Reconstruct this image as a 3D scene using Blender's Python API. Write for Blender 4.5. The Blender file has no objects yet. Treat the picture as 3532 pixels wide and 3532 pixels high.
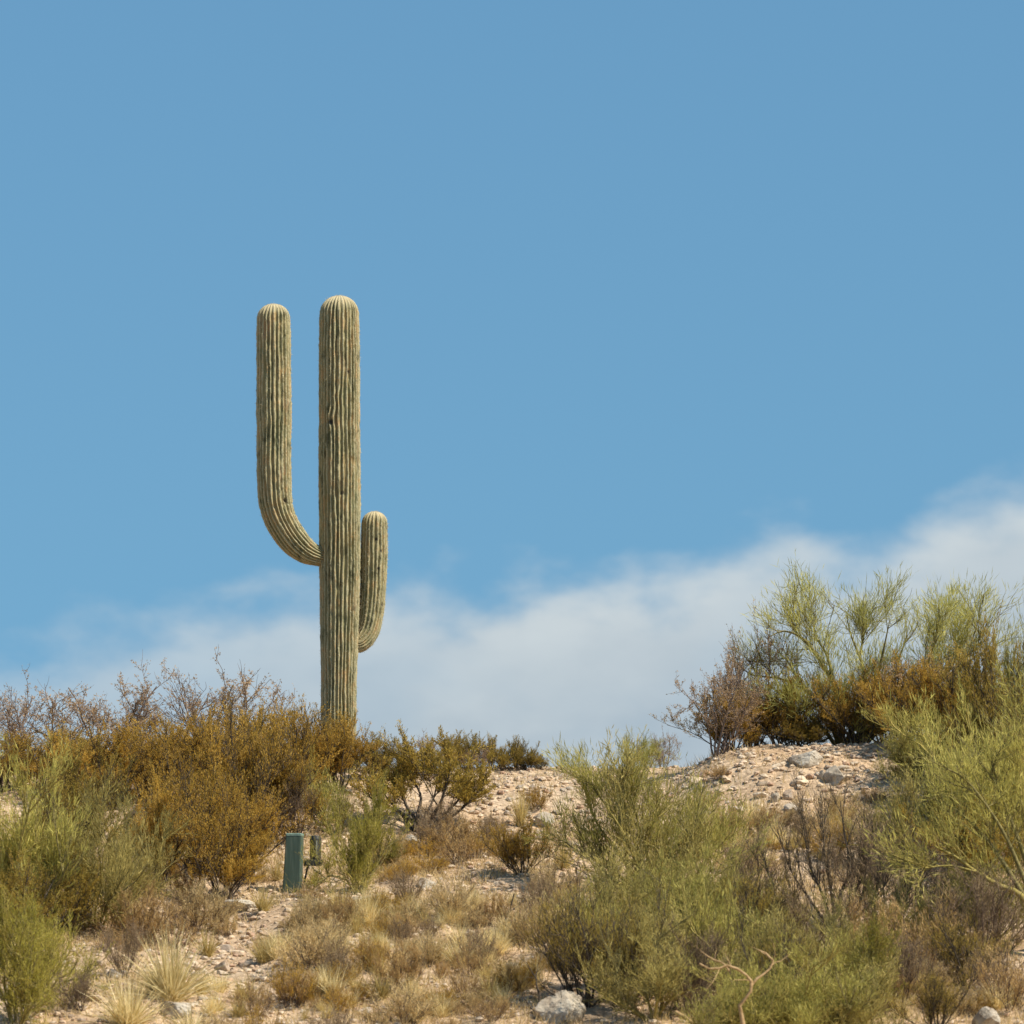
import bpy, math
import numpy as np
from mathutils import Vector

S = bpy.context.scene
COL = S.collection
R = math.radians
rng = np.random.default_rng(7)

# ------------------------------------------------------------------ camera
F = 3532.0                       # the photograph is F x F pixels
HALF = 0.1025                    # tan of half the field of view
PITCH = R(1.0) + math.atan(HALF) # bottom edge looks 1 degree above the horizontal
cam_d = bpy.data.cameras.new('camera')
cam_d.sensor_width = 36
cam_d.lens = 18 / HALF
cam_d.clip_start = 0.5
cam_d.clip_end = 6000
cam_d.dof.use_dof = True
cam_d.dof.focus_distance = 60.5
cam_d.dof.aperture_fstop = 3.5
cam = bpy.data.objects.new('camera', cam_d)
COL.objects.link(cam)
cam.location = (0, 0, 0)
cam.rotation_euler = (math.pi / 2 + PITCH, 0, 0)
S.camera = cam
cp, sp = math.cos(PITCH), math.sin(PITCH)


def ray(px, py):
    """direction through a pixel of the photograph, scaled so that its y is 1"""
    u = (np.asarray(px, float) - F / 2) / (F / 2) * HALF
    v = -(np.asarray(py, float) - F / 2) / (F / 2) * HALF
    y = cp - v * sp
    z = sp + v * cp
    return u / y, z / y


def at(px, py, d):
    x, z = ray(px, py)
    return np.stack([x * d, np.ones_like(x) * d, z * d], -1)


PXM = 2 * HALF / F               # metres per photo pixel per metre of distance

# ------------------------------------------------------------------ sun and sky
SUN_EL, SUN_AZ = R(50), R(113)   # azimuth clockwise from +Y (view direction)
sd = Vector((math.sin(SUN_AZ) * math.cos(SUN_EL), math.cos(SUN_AZ) * math.cos(SUN_EL), math.sin(SUN_EL)))
sun_d = bpy.data.lights.new('sun', 'SUN')
sun_d.energy = 5.0
sun_d.angle = R(0.53)
sun_d.color = (1.0, 0.91, 0.76)
sun = bpy.data.objects.new('sun', sun_d)
COL.objects.link(sun)
sun.rotation_euler = sd.to_track_quat('Z', 'Y').to_euler()
sun.location = (30, -20, 60)

W = bpy.data.worlds.new('World')
S.world = W
W.use_nodes = True
nt = W.node_tree
nt.nodes.clear()


def N(tree, typ, **kw):
    n = tree.nodes.new(typ)
    for k, v in kw.items():
        if k.startswith('i_'):
            key = k[2:]
            key = int(key) if key.isdigit() else key.replace('_', ' ')
            n.inputs[key].default_value = v
        else:
            setattr(n, k, v)
    return n


def M_(tree, op, a, b=None, c=None, clamp=False):
    n = tree.nodes.new('ShaderNodeMath')
    n.operation = op
    n.use_clamp = clamp
    for i, v in enumerate((a, b, c)):
        if v is None:
            continue
        if hasattr(v, 'is_output'):
            tree.links.new(v, n.inputs[i])
        else:
            n.inputs[i].default_value = v
    return n.outputs[0]


def MIXC(tree, fac, a, b, blend='MIX'):
    n = tree.nodes.new('ShaderNodeMix')
    n.data_type = 'RGBA'
    n.blend_type = blend
    for i, v in ((0, fac), (6, a), (7, b)):
        if hasattr(v, 'is_output'):
            tree.links.new(v, n.inputs[i])
        elif i == 0:
            n.inputs[0].default_value = v
        else:
            n.inputs[i].default_value = (*v[:3], 1)
    return n.outputs[2]


tc = N(nt, 'ShaderNodeTexCoord')
sky = N(nt, 'ShaderNodeTexSky', sky_type='NISHITA', sun_disc=False, sun_elevation=SUN_EL, sun_rotation=SUN_AZ,
        altitude=700, air_density=1.0, dust_density=0.6, ozone_density=1.6)
sep = N(nt, 'ShaderNodeSeparateXYZ')
nt.links.new(tc.outputs['Generated'], sep.inputs[0])
X, Y, Z = sep.outputs
# very dry air: the dome keeps its blue down to the horizon
flat = N(nt, 'ShaderNodeCombineXYZ')
nt.links.new(X, flat.inputs[0])
nt.links.new(Y, flat.inputs[1])
nt.links.new(M_(nt, 'MULTIPLY_ADD', Z, 0.35, 0.13), flat.inputs[2])
nt.links.new(flat.outputs[0], sky.inputs[0])
azd = M_(nt, 'MULTIPLY', M_(nt, 'ARCTAN2', X, Y), 180 / math.pi)
eld = M_(nt, 'MULTIPLY', M_(nt, 'ARCSINE', Z), 180 / math.pi)
# a dry deep blue sky: colour grade of the whole Nishita dome
SKY_GAIN = (0.495, 0.742, 0.800)
graded = MIXC(nt, 1.0, sky.outputs[0], SKY_GAIN, 'MULTIPLY')
# cloud bank low over the ridge: top edge (degrees of elevation) by azimuth
curve = N(nt, 'ShaderNodeFloatCurve')
cm = curve.mapping
cm.extend = 'HORIZONTAL'
pts = [(-6.2, 5.3), (-5.3, 5.45), (-4.7, 5.7), (-3.9, 5.85), (-3.0, 6.1), (-1.9, 6.12), (-1.1, 6.18), (-0.3, 6.2), (0.6, 6.28), (1.1, 6.35),
       (1.9, 6.4), (2.7, 6.7), (3.3, 6.85), (3.9, 6.6), (4.6, 6.85), (5.3, 7.2), (6.2, 7.4)]
tp = [((a + 10) / 20, e / 10) for a, e in pts]
cv = cm.curves[0]
cv.points[0].location = tp[0]
cv.points[1].location = tp[-1]
for p in tp[1:-1]:
    cv.points.new(*p)
cm.update()
nt.links.new(M_(nt, 'MULTIPLY_ADD', azd, 1 / 20, 0.5), curve.inputs['Value'])
ctop = M_(nt, 'MULTIPLY', curve.outputs[0], 10.0)
comb = N(nt, 'ShaderNodeCombineXYZ')
nt.links.new(azd, comb.inputs[0])
nt.links.new(M_(nt, 'MULTIPLY', eld, 1.7), comb.inputs[1])
n1 = N(nt, 'ShaderNodeTexNoise', i_Scale=0.85, i_Detail=8.0, i_Roughness=0.5, i_Distortion=0.1)
nt.links.new(comb.outputs[0], n1.inputs['Vector'])
n2 = N(nt, 'ShaderNodeTexNoise', i_Scale=0.33, i_Detail=5.0, i_Roughness=0.5)
off = N(nt, 'ShaderNodeVectorMath', operation='ADD')
off.inputs[1].default_value = (17.3, 4.1, 2.0)
nt.links.new(comb.outputs[0], off.inputs[0])
nt.links.new(off.outputs[0], n2.inputs['Vector'])
edge = M_(nt, 'ADD', M_(nt, 'SUBTRACT', ctop, eld), M_(nt, 'MULTIPLY', M_(nt, 'SUBTRACT', n1.outputs[0], 0.5), 1.5))
mr = N(nt, 'ShaderNodeMapRange', interpolation_type='SMOOTHSTEP')
mr.inputs[1].default_value = -0.12
mr.inputs[2].default_value = 0.85
nt.links.new(edge, mr.inputs[0])
thin = N(nt, 'ShaderNodeMapRange', interpolation_type='SMOOTHSTEP')
thin.inputs[1].default_value = 0.34
thin.inputs[2].default_value = 0.56
thin.inputs[3].default_value = 0.80
thin.inputs[4].default_value = 0.94
nt.links.new(n2.outputs[0], thin.inputs[0])
west = N(nt, 'ShaderNodeMapRange', interpolation_type='SMOOTHSTEP')   # the bank thins out to the left
west.inputs[1].default_value = -6.5
west.inputs[2].default_value = -1.5
west.inputs[3].default_value = 0.62
west.inputs[4].default_value = 1.0
nt.links.new(azd, west.inputs[0])
cmask = M_(nt, 'MULTIPLY', M_(nt, 'MULTIPLY', mr.outputs[0], west.outputs[0]), thin.outputs[0], clamp=True)
shade = N(nt, 'ShaderNodeMapRange')
shade.inputs[1].default_value = 0.3
shade.inputs[2].default_value = 0.7
nt.links.new(n1.outputs[0], shade.inputs[0])
CL_DARK, CL_LIGHT = (3.0, 3.6, 4.1), (4.45, 4.9, 5.1)
# billows are brightest just under their tops
rim = N(nt, 'ShaderNodeMapRange', interpolation_type='SMOOTHSTEP')
rim.inputs[1].default_value = 2.2
rim.inputs[2].default_value = 0.3
nt.links.new(edge, rim.inputs[0])
lit = M_(nt, 'ADD', M_(nt, 'MULTIPLY', shade.outputs[0], 0.65), M_(nt, 'MULTIPLY', rim.outputs[0], 0.6), clamp=True)
ccol = MIXC(nt, lit, CL_DARK, CL_LIGHT)
final = MIXC(nt, cmask, graded, ccol)
bg = N(nt, 'ShaderNodeBackground')
bg.inputs['Strength'].default_value = 0.1
nt.links.new(final, bg.inputs[0])
wo = N(nt, 'ShaderNodeOutputWorld')
nt.links.new(bg.outputs[0], wo.inputs[0])

vs = S.view_settings
vs.view_transform = 'Standard'
vs.look = 'None'
vs.exposure = 0.45
vs.gamma = 1.0
vs.use_curve_mapping = False
S.render.engine = 'CYCLES'
S.cycles.max_bounces = 8
S.cycles.transparent_max_bounces = 8


# ------------------------------------------------------------------ noise and meshes
def _hash(ix, iy, seed):
    h = (ix.astype(np.int64) * 374761393 + iy.astype(np.int64) * 668265263 + seed * 974711) & 0x7fffffff
    h = (h ^ (h >> 13)) * 1274126177 & 0x7fffffff
    return ((h ^ (h >> 16)) & 0xffff) / 65535.0


def vnoise(x, y, seed=0):
    ix, iy = np.floor(x), np.floor(y)
    fx, fy = x - ix, y - iy
    fx, fy = fx * fx * (3 - 2 * fx), fy * fy * (3 - 2 * fy)
    a, b = _hash(ix, iy, seed), _hash(ix + 1, iy, seed)
    c, d = _hash(ix, iy + 1, seed), _hash(ix + 1, iy + 1, seed)
    return (a * (1 - fx) + b * fx) * (1 - fy) + (c * (1 - fx) + d * fx) * fy


def fbm(x, y, seed=0, oct=4, gain=0.5):
    s, a, t = 0, 1, 0
    for o in range(oct):
        s = s + a * vnoise(x * 2 ** o, y * 2 ** o, seed + o * 17)
        t += a
        a *= gain
    return s / t * 2 - 1


def mesh(name, V, quads=None, tris=None, mats=(), smooth=False, fattr=None, vattr=None, midx=None):
    me = bpy.data.meshes.new(name)
    V = np.asarray(V, np.float32)
    loops, starts, n0 = [], [], 0
    for f, k in ((quads, 4), (tris, 3)):
        if f is not None and len(f):
            f = np.asarray(f, np.int32)
            loops.append(f.ravel())
            starts.append(np.arange(len(f), dtype=np.int32) * k + n0)
            n0 += f.size
    loops, starts = np.concatenate(loops), np.concatenate(starts)
    me.vertices.add(len(V))
    me.vertices.foreach_set('co', V.ravel())
    me.loops.add(len(loops))
    me.loops.foreach_set('vertex_index', loops)
    me.polygons.add(len(starts))
    me.polygons.foreach_set('loop_start', starts)
    for m in mats:
        me.materials.append(m)
    if midx is not None:
        me.polygons.foreach_set('material_index', np.asarray(midx, np.int32))
    me.polygons.foreach_set('use_smooth', np.full(len(starts), smooth, bool))
    for dct, dom in ((fattr, 'FACE'), (vattr, 'POINT')):
        for k, v in (dct or {}).items():
            at_ = me.attributes.new(k, 'FLOAT', dom)
            at_.data.foreach_set('value', np.asarray(v, np.float32))
    me.update(calc_edges=True)
    return me


def obj(name, me, parent=None, loc=None):
    o = bpy.data.objects.new(name, me)
    COL.objects.link(o)
    if parent is not None:
        o.parent = parent
    if loc is not None:
        o.location = loc
    return o


def tag(o, label=None, cat=None, group=None, kind=None):
    for k, v in (('label', label), ('category', cat), ('group', group), ('kind', kind)):
        if v:
            o[k] = v
    return o


def empty(name, loc, label, cat, group=None, rz=0.0):
    o = bpy.data.objects.new(name, None)
    COL.objects.link(o)
    o.empty_display_size = 0.2
    o.location = loc
    o.rotation_euler = (0, 0, rz)
    return tag(o, label, cat, group)


def copy_tree(o, parent=None):
    c = o.copy()
    COL.objects.link(c)
    if parent is not None:
        c.parent = parent
        c.matrix_parent_inverse = o.matrix_parent_inverse.copy()
    for ch in list(o.children):
        copy_tree(ch, c)
    return c


class Buf:
    """collects quads"""
    def __init__(s):
        s.v, s.q, s.n, s.t = [], [], 0, []

    def add(s, V, Q, tint=0.5):
        s.v.append(V)
        s.q.append(Q + s.n)
        s.n += len(V)
        s.t.append(np.full(len(Q), tint) if np.isscalar(tint) else tint)

    def mesh(s, name, mats, smooth=False):
        return mesh(name, np.concatenate(s.v), quads=np.concatenate(s.q), mats=mats, smooth=smooth, fattr={'tint': np.concatenate(s.t)})


def unit(a):
    return a / (np.linalg.norm(a, axis=-1, keepdims=True) + 1e-9)


def tube(buf, P, rad, sides=3, tint=0.5):
    P = np.asarray(P, float)
    n = len(P)
    T = unit(np.gradient(P, axis=0))
    ref = np.array([0.31, 0.87, 0.1]) if abs(T[0, 2]) > 0.6 else np.array([0.05, 0.1, 1.0])
    A = unit(np.cross(T, ref))
    B = np.cross(T, A)
    th = np.arange(sides) / sides * 2 * np.pi
    rad = np.broadcast_to(rad, (n,))
    V = P[:, None] + rad[:, None, None] * (np.cos(th)[None, :, None] * A[:, None] + np.sin(th)[None, :, None] * B[:, None])
    i = np.arange(n - 1)[:, None] * sides
    k = np.arange(sides)[None]
    k2 = (k + 1) % sides
    Q = np.stack([i + k, i + k2, i + sides + k2, i + sides + k], -1).reshape(-1, 4)
    buf.add(V.reshape(-1, 3), Q, tint)


# ------------------------------------------------------------------ materials
def mat(name):
    m = bpy.data.materials.new(name)
    m.use_nodes = True
    t = m.node_tree
    b = t.nodes['Principled BSDF']
    return m, t, b


def ramp(t, fac, stops):
    r = t.nodes.new('ShaderNodeValToRGB')
    e = r.color_ramp.elements
    e[0].position, e[0].color = stops[0][0], (*stops[0][1], 1)
    e[1].position, e[1].color = stops[-1][0], (*stops[-1][1], 1)
    for p, c in stops[1:-1]:
        x = e.new(p)
        x.color = (*c, 1)
    t.links.new(fac, r.inputs[0])
    return r.outputs[0]


def leaf_mat(name, cols, transl=0.3, rough=0.6, objvar=0.25):
    m, t, b = mat(name)
    a = N(t, 'ShaderNodeAttribute', attribute_name='tint')
    n = len(cols)
    c = ramp(t, a.outputs['Fac'], [(i / (n - 1), col) for i, col in enumerate(cols)])
    oi = N(t, 'ShaderNodeObjectInfo')
    hsv = N(t, 'ShaderNodeHueSaturation')
    t.links.new(c, hsv.inputs['Color'])
    t.links.new(M_(t, 'MULTIPLY_ADD', oi.outputs['Random'], objvar, 1 - objvar / 2), hsv.inputs['Value'])
    b.inputs['Roughness'].default_value = rough
    b.inputs['Specular IOR Level'].default_value = 0.2
    t.links.new(hsv.outputs[0], b.inputs['Base Color'])
    tr = N(t, 'ShaderNodeBsdfTranslucent')
    t.links.new(hsv.outputs[0], tr.inputs[0])
    mx = N(t, 'ShaderNodeMixShader')
    mx.inputs[0].default_value = transl
    t.links.new(b.outputs[0], mx.inputs[1])
    t.links.new(tr.outputs[0], mx.inputs[2])
    t.links.new(mx.outputs[0], t.nodes['Material Output'].inputs[0])
    return m


def bark_mat(name, a, b_, scale=40):
    m, t, b = mat(name)
    g = N(t, 'ShaderNodeNewGeometry')
    n = N(t, 'ShaderNodeTexNoise', i_Scale=scale, i_Detail=3.0)
    t.links.new(g.outputs['Position'], n.inputs['Vector'])
    t.links.new(ramp(t, n.outputs[0], [(0.35, a), (0.65, b_)]), b.inputs['Base Color'])
    b.inputs['Roughness'].default_value = 0.8
    b.inputs['Specular IOR Level'].default_value = 0.15
    return m


L_CREO = leaf_mat('creosote_leaf', [(0.217, 0.127, 0.027), (0.404, 0.247, 0.041), (0.558, 0.354, 0.063), (0.698, 0.485, 0.140)], 0.45, 0.6, 0.45)
L_CREO_G = leaf_mat('creosote_leaf_green', [(0.157, 0.119, 0.023), (0.286, 0.206, 0.038), (0.415, 0.294, 0.058), (0.558, 0.400, 0.104)], 0.45, 0.6, 0.45)
L_CREO_P = leaf_mat('creosote_leaf_dry', [(0.254, 0.157, 0.074), (0.381, 0.253, 0.131), (0.466, 0.323, 0.183), (0.529, 0.395, 0.245)], 0.4)
L_PV = leaf_mat('palo_verde_twig', [(0.199, 0.180, 0.053), (0.376, 0.340, 0.084), (0.552, 0.488, 0.129), (0.785, 0.662, 0.216)], 0.4, 0.6, 0.45)
L_PV_D = leaf_mat('palo_verde_twig_olive', [(0.173, 0.142, 0.053), (0.318, 0.264, 0.080), (0.481, 0.393, 0.122), (0.645, 0.526, 0.195)], 0.4, 0.6, 0.45)
L_PV_B = leaf_mat('palo_verde_twig_hill', [(0.220, 0.216, 0.066), (0.344, 0.331, 0.094), (0.468, 0.439, 0.130), (0.615, 0.562, 0.187)], 0.4, 0.6, 0.45)
L_YG = leaf_mat('bright_green_leaf', [(0.177, 0.159, 0.028), (0.319, 0.281, 0.047), (0.461, 0.395, 0.075), (0.591, 0.500, 0.128)], 0.4, 0.6, 0.45)
L_TAN = leaf_mat('dry_subshrub_twig', [(0.352, 0.246, 0.103), (0.545, 0.403, 0.187), (0.677, 0.515, 0.258), (0.799, 0.632, 0.341)], 0.4)
L_TANB = leaf_mat('brown_subshrub_twig', [(0.254, 0.161, 0.063), (0.428, 0.278, 0.111), (0.562, 0.383, 0.160), (0.696, 0.495, 0.232)], 0.4)
L_GREY = leaf_mat('grey_dead_twig', [(0.154, 0.104, 0.058), (0.266, 0.189, 0.105), (0.378, 0.273, 0.152), (0.504, 0.377, 0.221)], 0.3)
L_STRAW = leaf_mat('straw_grass', [(0.543, 0.417, 0.168), (0.738, 0.600, 0.280), (0.862, 0.722, 0.381), (0.960, 0.834, 0.504)], 0.4)
L_GOLD = leaf_mat('golden_grass', [(0.388, 0.275, 0.083), (0.532, 0.402, 0.137), (0.623, 0.497, 0.196), (0.696, 0.582, 0.283)], 0.4)
B_DARK = bark_mat('dark_bark', (.045, .036, .028), (.105, .085, .066))
B_PURP = bark_mat('purple_brown_bark', (0.098, 0.065, 0.046), (0.195, 0.140, 0.097))
B_GREEN = bark_mat('green_bark', (0.230, 0.191, 0.051), (0.391, 0.315, 0.102))
B_OLIVE = bark_mat('olive_bark', (.13, .115, .045), (.26, .22, .085))
B_AIRY = bark_mat('pinkish_brown_bark', (.13, .095, .075), (.24, .18, .145))
B_TAN = bark_mat('bare_tan_wood', (0.289, 0.187, 0.085), (0.442, 0.306, 0.162))
B_PALE = bark_mat('bleached_wood', (0.357, 0.306, 0.238), (0.510, 0.451, 0.374))


def stone_mat():
    m, t, b = mat('granite_stone')
    oi = N(t, 'ShaderNodeObjectInfo')
    g = N(t, 'ShaderNodeNewGeometry')
    tint = N(t, 'ShaderNodeAttribute', attribute_name='tint')
    f = M_(t, 'FRACT', M_(t, 'ADD', oi.outputs['Random'], tint.outputs['Fac']))
    base = ramp(t, f, [(0, (0.369, 0.258, 0.171)), (.25, (0.509, 0.391, 0.276)), (.45, (0.651, 0.535, 0.396)), (.6, (0.434, 0.277, 0.184)), (.75, (0.390, 0.340, 0.276)), (1, (0.596, 0.463, 0.322))])
    n = N(t, 'ShaderNodeTexNoise', i_Scale=28.0, i_Detail=5.0, i_Roughness=0.65)
    t.links.new(g.outputs['Position'], n.inputs['Vector'])
    sp_ = ramp(t, n.outputs[0], [(.32, (.55, .52, .5)), (.5, (1, 1, 1)), (.68, (1.15, 1.12, 1.1))])
    t.links.new(MIXC(t, 1.0, base, sp_, 'MULTIPLY'), b.inputs['Base Color'])
    b.inputs['Roughness'].default_value = 0.85
    b.inputs['Specular IOR Level'].default_value = 0.2
    bm = N(t, 'ShaderNodeBump', i_Strength=0.5, i_Distance=0.01)
    t.links.new(n.outputs[0], bm.inputs['Height'])
    t.links.new(bm.outputs[0], b.inputs['Normal'])
    return m


def rock_mat(name, a, b_, c_):
    m, t, b = mat(name)
    tcn = N(t, 'ShaderNodeTexCoord')
    n = N(t, 'ShaderNodeTexNoise', i_Scale=9.0, i_Detail=7.0, i_Roughness=0.65)
    n2_ = N(t, 'ShaderNodeTexNoise', i_Scale=3.0, i_Detail=3.0)
    for x in (n, n2_):
        t.links.new(tcn.outputs['Object'], x.inputs['Vector'])
    c1 = ramp(t, n.outputs[0], [(.3, c_), (.48, a), (.66, b_)])
    c2 = ramp(t, n2_.outputs[0], [(.35, (.78, .72, .68)), (.6, (1, 1, 1))])
    t.links.new(MIXC(t, 1.0, c1, c2, 'MULTIPLY'), b.inputs['Base Color'])
    b.inputs['Roughness'].default_value = 0.85
    b.inputs['Specular IOR Level'].default_value = 0.2
    bm = N(t, 'ShaderNodeBump', i_Strength=0.7, i_Distance=0.03)
    t.links.new(n.outputs[0], bm.inputs['Height'])
    t.links.new(bm.outputs[0], b.inputs['Normal'])
    return m


M_STONE = stone_mat()
M_ROCK_W = rock_mat('white_rock', (0.442, 0.391, 0.315), (0.527, 0.476, 0.399), (0.255, 0.204, 0.153))
M_ROCK_G = rock_mat('grey_rock', (0.415, 0.368, 0.292), (0.539, 0.474, 0.380), (0.228, 0.185, 0.141))
M_ROCK_T = rock_mat('tan_rock', (0.425, 0.332, 0.246), (0.510, 0.425, 0.340), (0.255, 0.178, 0.128))


def ground_mat():
    m, t, b = mat('desert_soil')
    g = N(t, 'ShaderNodeNewGeometry')
    n = N(t, 'ShaderNodeTexNoise', i_Scale=1.1, i_Detail=6.0, i_Roughness=0.6)
    n2_ = N(t, 'ShaderNodeTexNoise', i_Scale=14.0, i_Detail=6.0, i_Roughness=0.7)
    v = N(t, 'ShaderNodeTexVoronoi', i_Scale=26.0)
    for x in (n, n2_, v):
        t.links.new(g.outputs['Position'], x.inputs['Vector'])
    c1 = ramp(t, n.outputs[0], [(.3, (0.362, 0.248, 0.150)), (.5, (0.447, 0.330, 0.219)), (.7, (0.494, 0.390, 0.280))])
    c2 = ramp(t, n2_.outputs[0], [(.3, (.46, .41, .36)), (.48, (1, 1, 1)), (.7, (1.3, 1.28, 1.25))])
    c3 = MIXC(t, 1.0, c1, c2, 'MULTIPLY')
    hs = N(t, 'ShaderNodeSeparateColor')
    t.links.new(v.outputs['Color'], hs.inputs[0])
    c4 = ramp(t, hs.outputs[0], [(0, (.70, .66, .62)), (.6, (1, 1, 1)), (1, (1.3, 1.27, 1.24))])
    t.links.new(MIXC(t, 0.8, c3, c4, 'MULTIPLY'), b.inputs['Base Color'])
    b.inputs['Roughness'].default_value = 0.95
    b.inputs['Specular IOR Level'].default_value = 0.1
    bm = N(t, 'ShaderNodeBump', i_Strength=0.6, i_Distance=0.03)
    t.links.new(n2_.outputs[0], bm.inputs['Height'])
    t.links.new(bm.outputs[0], b.inputs['Normal'])
    return m


M_GROUND = ground_mat()

# ------------------------------------------------------------------ ground
_ys = np.arange(-200, 3000, 0.25)
_zs = np.interp(_ys, [-200, 0, 20, 40, 46, 52, 57.5, 60.3, 62, 66, 75, 95, 140, 3000],
                [-2.5, -1.7, -1.5, -0.55, .70, 2.22, 3.66, 4.16, 4.24, 4.05, 2.9, 0.6, -1.5, -4.0])
_k = np.hanning(9)
_k /= _k.sum()
_zs = np.convolve(np.pad(_zs, 4, mode='edge'), _k, 'valid')


def gz(x, y):
    x, y = np.asarray(x, float), np.asarray(y, float)
    z = np.interp(y, _ys, _zs)
    near = np.exp(-((y - 54) / 14) ** 2)
    # knoll on the right of the saddle, falling off the far side
    kn = np.exp(-((y - 57.0) / 2.3) ** 2) / (1 + np.exp(np.clip(-(x - 2.05) / 0.28, -60, 60)))
    z = z + 0.62 * kn
    z = z - 0.16 * np.exp(-((x + 2.9 + (y - 50) * 0.12) / 0.8) ** 2) * np.exp(-((y - 50) / 4.5) ** 2)   # stony wash
    z = z + near * (0.22 * fbm(x * 0.33 + 3, y * 0.33, 5, 3) + 0.085 * fbm(x * 1.4, y * 1.4, 9, 3))
    z = z + near * 0.036 * fbm(x * 6, y * 6, 21, 4)
    return z


def hit(px, py, d0=43.0, d1=62.5):
    """where the ray through a photo pixel meets the ground"""
    px, py = np.atleast_1d(np.asarray(px, float)), np.atleast_1d(np.asarray(py, float))
    rx, rz = ray(px, py)
    ds = np.arange(d0, d1, 0.04)
    res = np.empty(len(px))
    for i in range(len(px)):
        below = np.nonzero(rz[i] * ds <= gz(rx[i] * ds, ds))[0]
        res[i] = ds[below[0]] if len(below) else 61.0
    x, y = rx * res, res
    return np.stack([x, y, gz(x, y)], -1)


def base_at(px, py=None, d=None):
    if d is None:
        return hit(px, py)[0]
    x = float(ray(px, 2800)[0]) * d
    return np.array([x, d, float(gz(x, d))])


def axis(fine0, fine1, step, far):
    a = list(np.arange(fine0, fine1, step))
    s, v = step, a[-1]
    up = []
    while v < far[1]:
        s *= 1.22
        v += s
        up.append(v)
    s, v = step, a[0]
    dn = []
    while v > far[0]:
        s *= 1.22
        v -= s
        dn.append(v)
    return np.array(dn[::-1] + a + up)


gxs = axis(-7.0, 7.0, 0.045, (-2500, 2500))
gys = axis(44.0, 63.0, 0.05, (-200, 2900))
gx, gy = np.meshgrid(gxs, gys)
gV = np.stack([gx, gy, gz(gx, gy)], -1).reshape(-1, 3)
nx, ny = len(gxs), len(gys)
ii = (np.arange(ny - 1)[:, None] * nx + np.arange(nx - 1)[None]).ravel()
ground = obj('ground', mesh('ground', gV, quads=np.stack([ii, ii + 1, ii + nx + 1, ii + nx], -1), mats=[M_GROUND], smooth=True))
tag(ground, 'pale stony desert hillside rising to a bare ridge', kind='structure')

# ------------------------------------------------------------------ saguaro
def saguaro_mat():
    m, t, b = mat('saguaro_skin')
    rd = N(t, 'ShaderNodeAttribute', attribute_name='ridge')
    sc = N(t, 'ShaderNodeAttribute', attribute_name='scar')
    ap = N(t, 'ShaderNodeAttribute', attribute_name='apex')
    g = N(t, 'ShaderNodeNewGeometry')
    n = N(t, 'ShaderNodeTexNoise', i_Scale=5.0, i_Detail=5.0, i_Roughness=0.6)
    n2_ = N(t, 'ShaderNodeTexNoise', i_Scale=45.0, i_Detail=3.0)
    mp = N(t, 'ShaderNodeMapping')
    mp.inputs['Scale'].default_value = (1, 1, 0.45)
    t.links.new(g.outputs['Position'], mp.inputs[0])
    t.links.new(mp.outputs[0], n.inputs['Vector'])
    t.links.new(g.outputs['Position'], n2_.inputs['Vector'])
    skin = ramp(t, n.outputs[0], [(.28, (0.137, 0.146, 0.074)), (.45, (0.220, 0.210, 0.109)), (.6, (0.280, 0.239, 0.125)), (.75, (0.326, 0.234, 0.143))])
    spine = ramp(t, n2_.outputs[0], [(.3, (0.304, 0.278, 0.163)), (.6, (0.406, 0.377, 0.241)), (.75, (0.499, 0.461, 0.328))])
    f = N(t, 'ShaderNodeMapRange')
    f.inputs[1].default_value = 0.40
    f.inputs[2].default_value = 0.95
    t.links.new(rd.outputs['Fac'], f.inputs[0])
    c = MIXC(t, f.outputs[0], skin, spine)
    n3 = N(t, 'ShaderNodeTexNoise', i_Scale=11.0, i_Detail=4.0, i_Roughness=0.65)
    t.links.new(mp.outputs[0], n3.inputs['Vector'])
    c = MIXC(t, 1.0, c, ramp(t, n3.outputs[0], [(.33, (.42, .42, .37)), (.44, (.95, .96, .92)), (.56, (1.08, 1.02, .95)), (.66, (1.25, .96, .78))]), 'MULTIPLY')
    c = MIXC(t, ap.outputs['Fac'], c, (0.493, 0.414, 0.255))
    c = MIXC(t, sc.outputs['Fac'], c, (.05, .04, .03))
    t.links.new(c, b.inputs['Base Color'])
    b.inputs['Roughness'].default_value = 0.7
    b.inputs['Specular IOR Level'].default_value = 0.2
    bm = N(t, 'ShaderNodeBump', i_Strength=0.35, i_Distance=0.01)
    t.links.new(n2_.outputs[0], bm.inputs['Height'])
    t.links.new(bm.outputs[0], b.inputs['Normal'])
    return m


M_SAG = saguaro_mat()
M_SPINE = leaf_mat('saguaro_spine', [(.38, .32, .20), (.50, .43, .28), (.60, .54, .38)], 0.1)


def catmull(P, n):
    P = np.asarray(P, float)
    P = np.vstack([2 * P[0] - P[1], P, 2 * P[-1] - P[-2]])
    out = []
    seg = len(P) - 3
    for k in range(seg):
        t = np.linspace(0, 1, 24, endpoint=(k == seg - 1))[:, None]
        p0, p1, p2, p3 = P[k:k + 4]
        out.append(.5 * (2 * p1 + (p2 - p0) * t + (2 * p0 - 5 * p1 + 4 * p2 - p3) * t ** 2 + (3 * p1 - p0 - 3 * p2 + p3) * t ** 3))
    C = np.vstack(out)
    L = np.concatenate([[0], np.cumsum(np.linalg.norm(np.diff(C, axis=0), axis=1))])
    s = np.linspace(0, L[-1], n)
    return np.stack([np.interp(s, L, C[:, i]) for i in range(3)], -1), s


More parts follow.
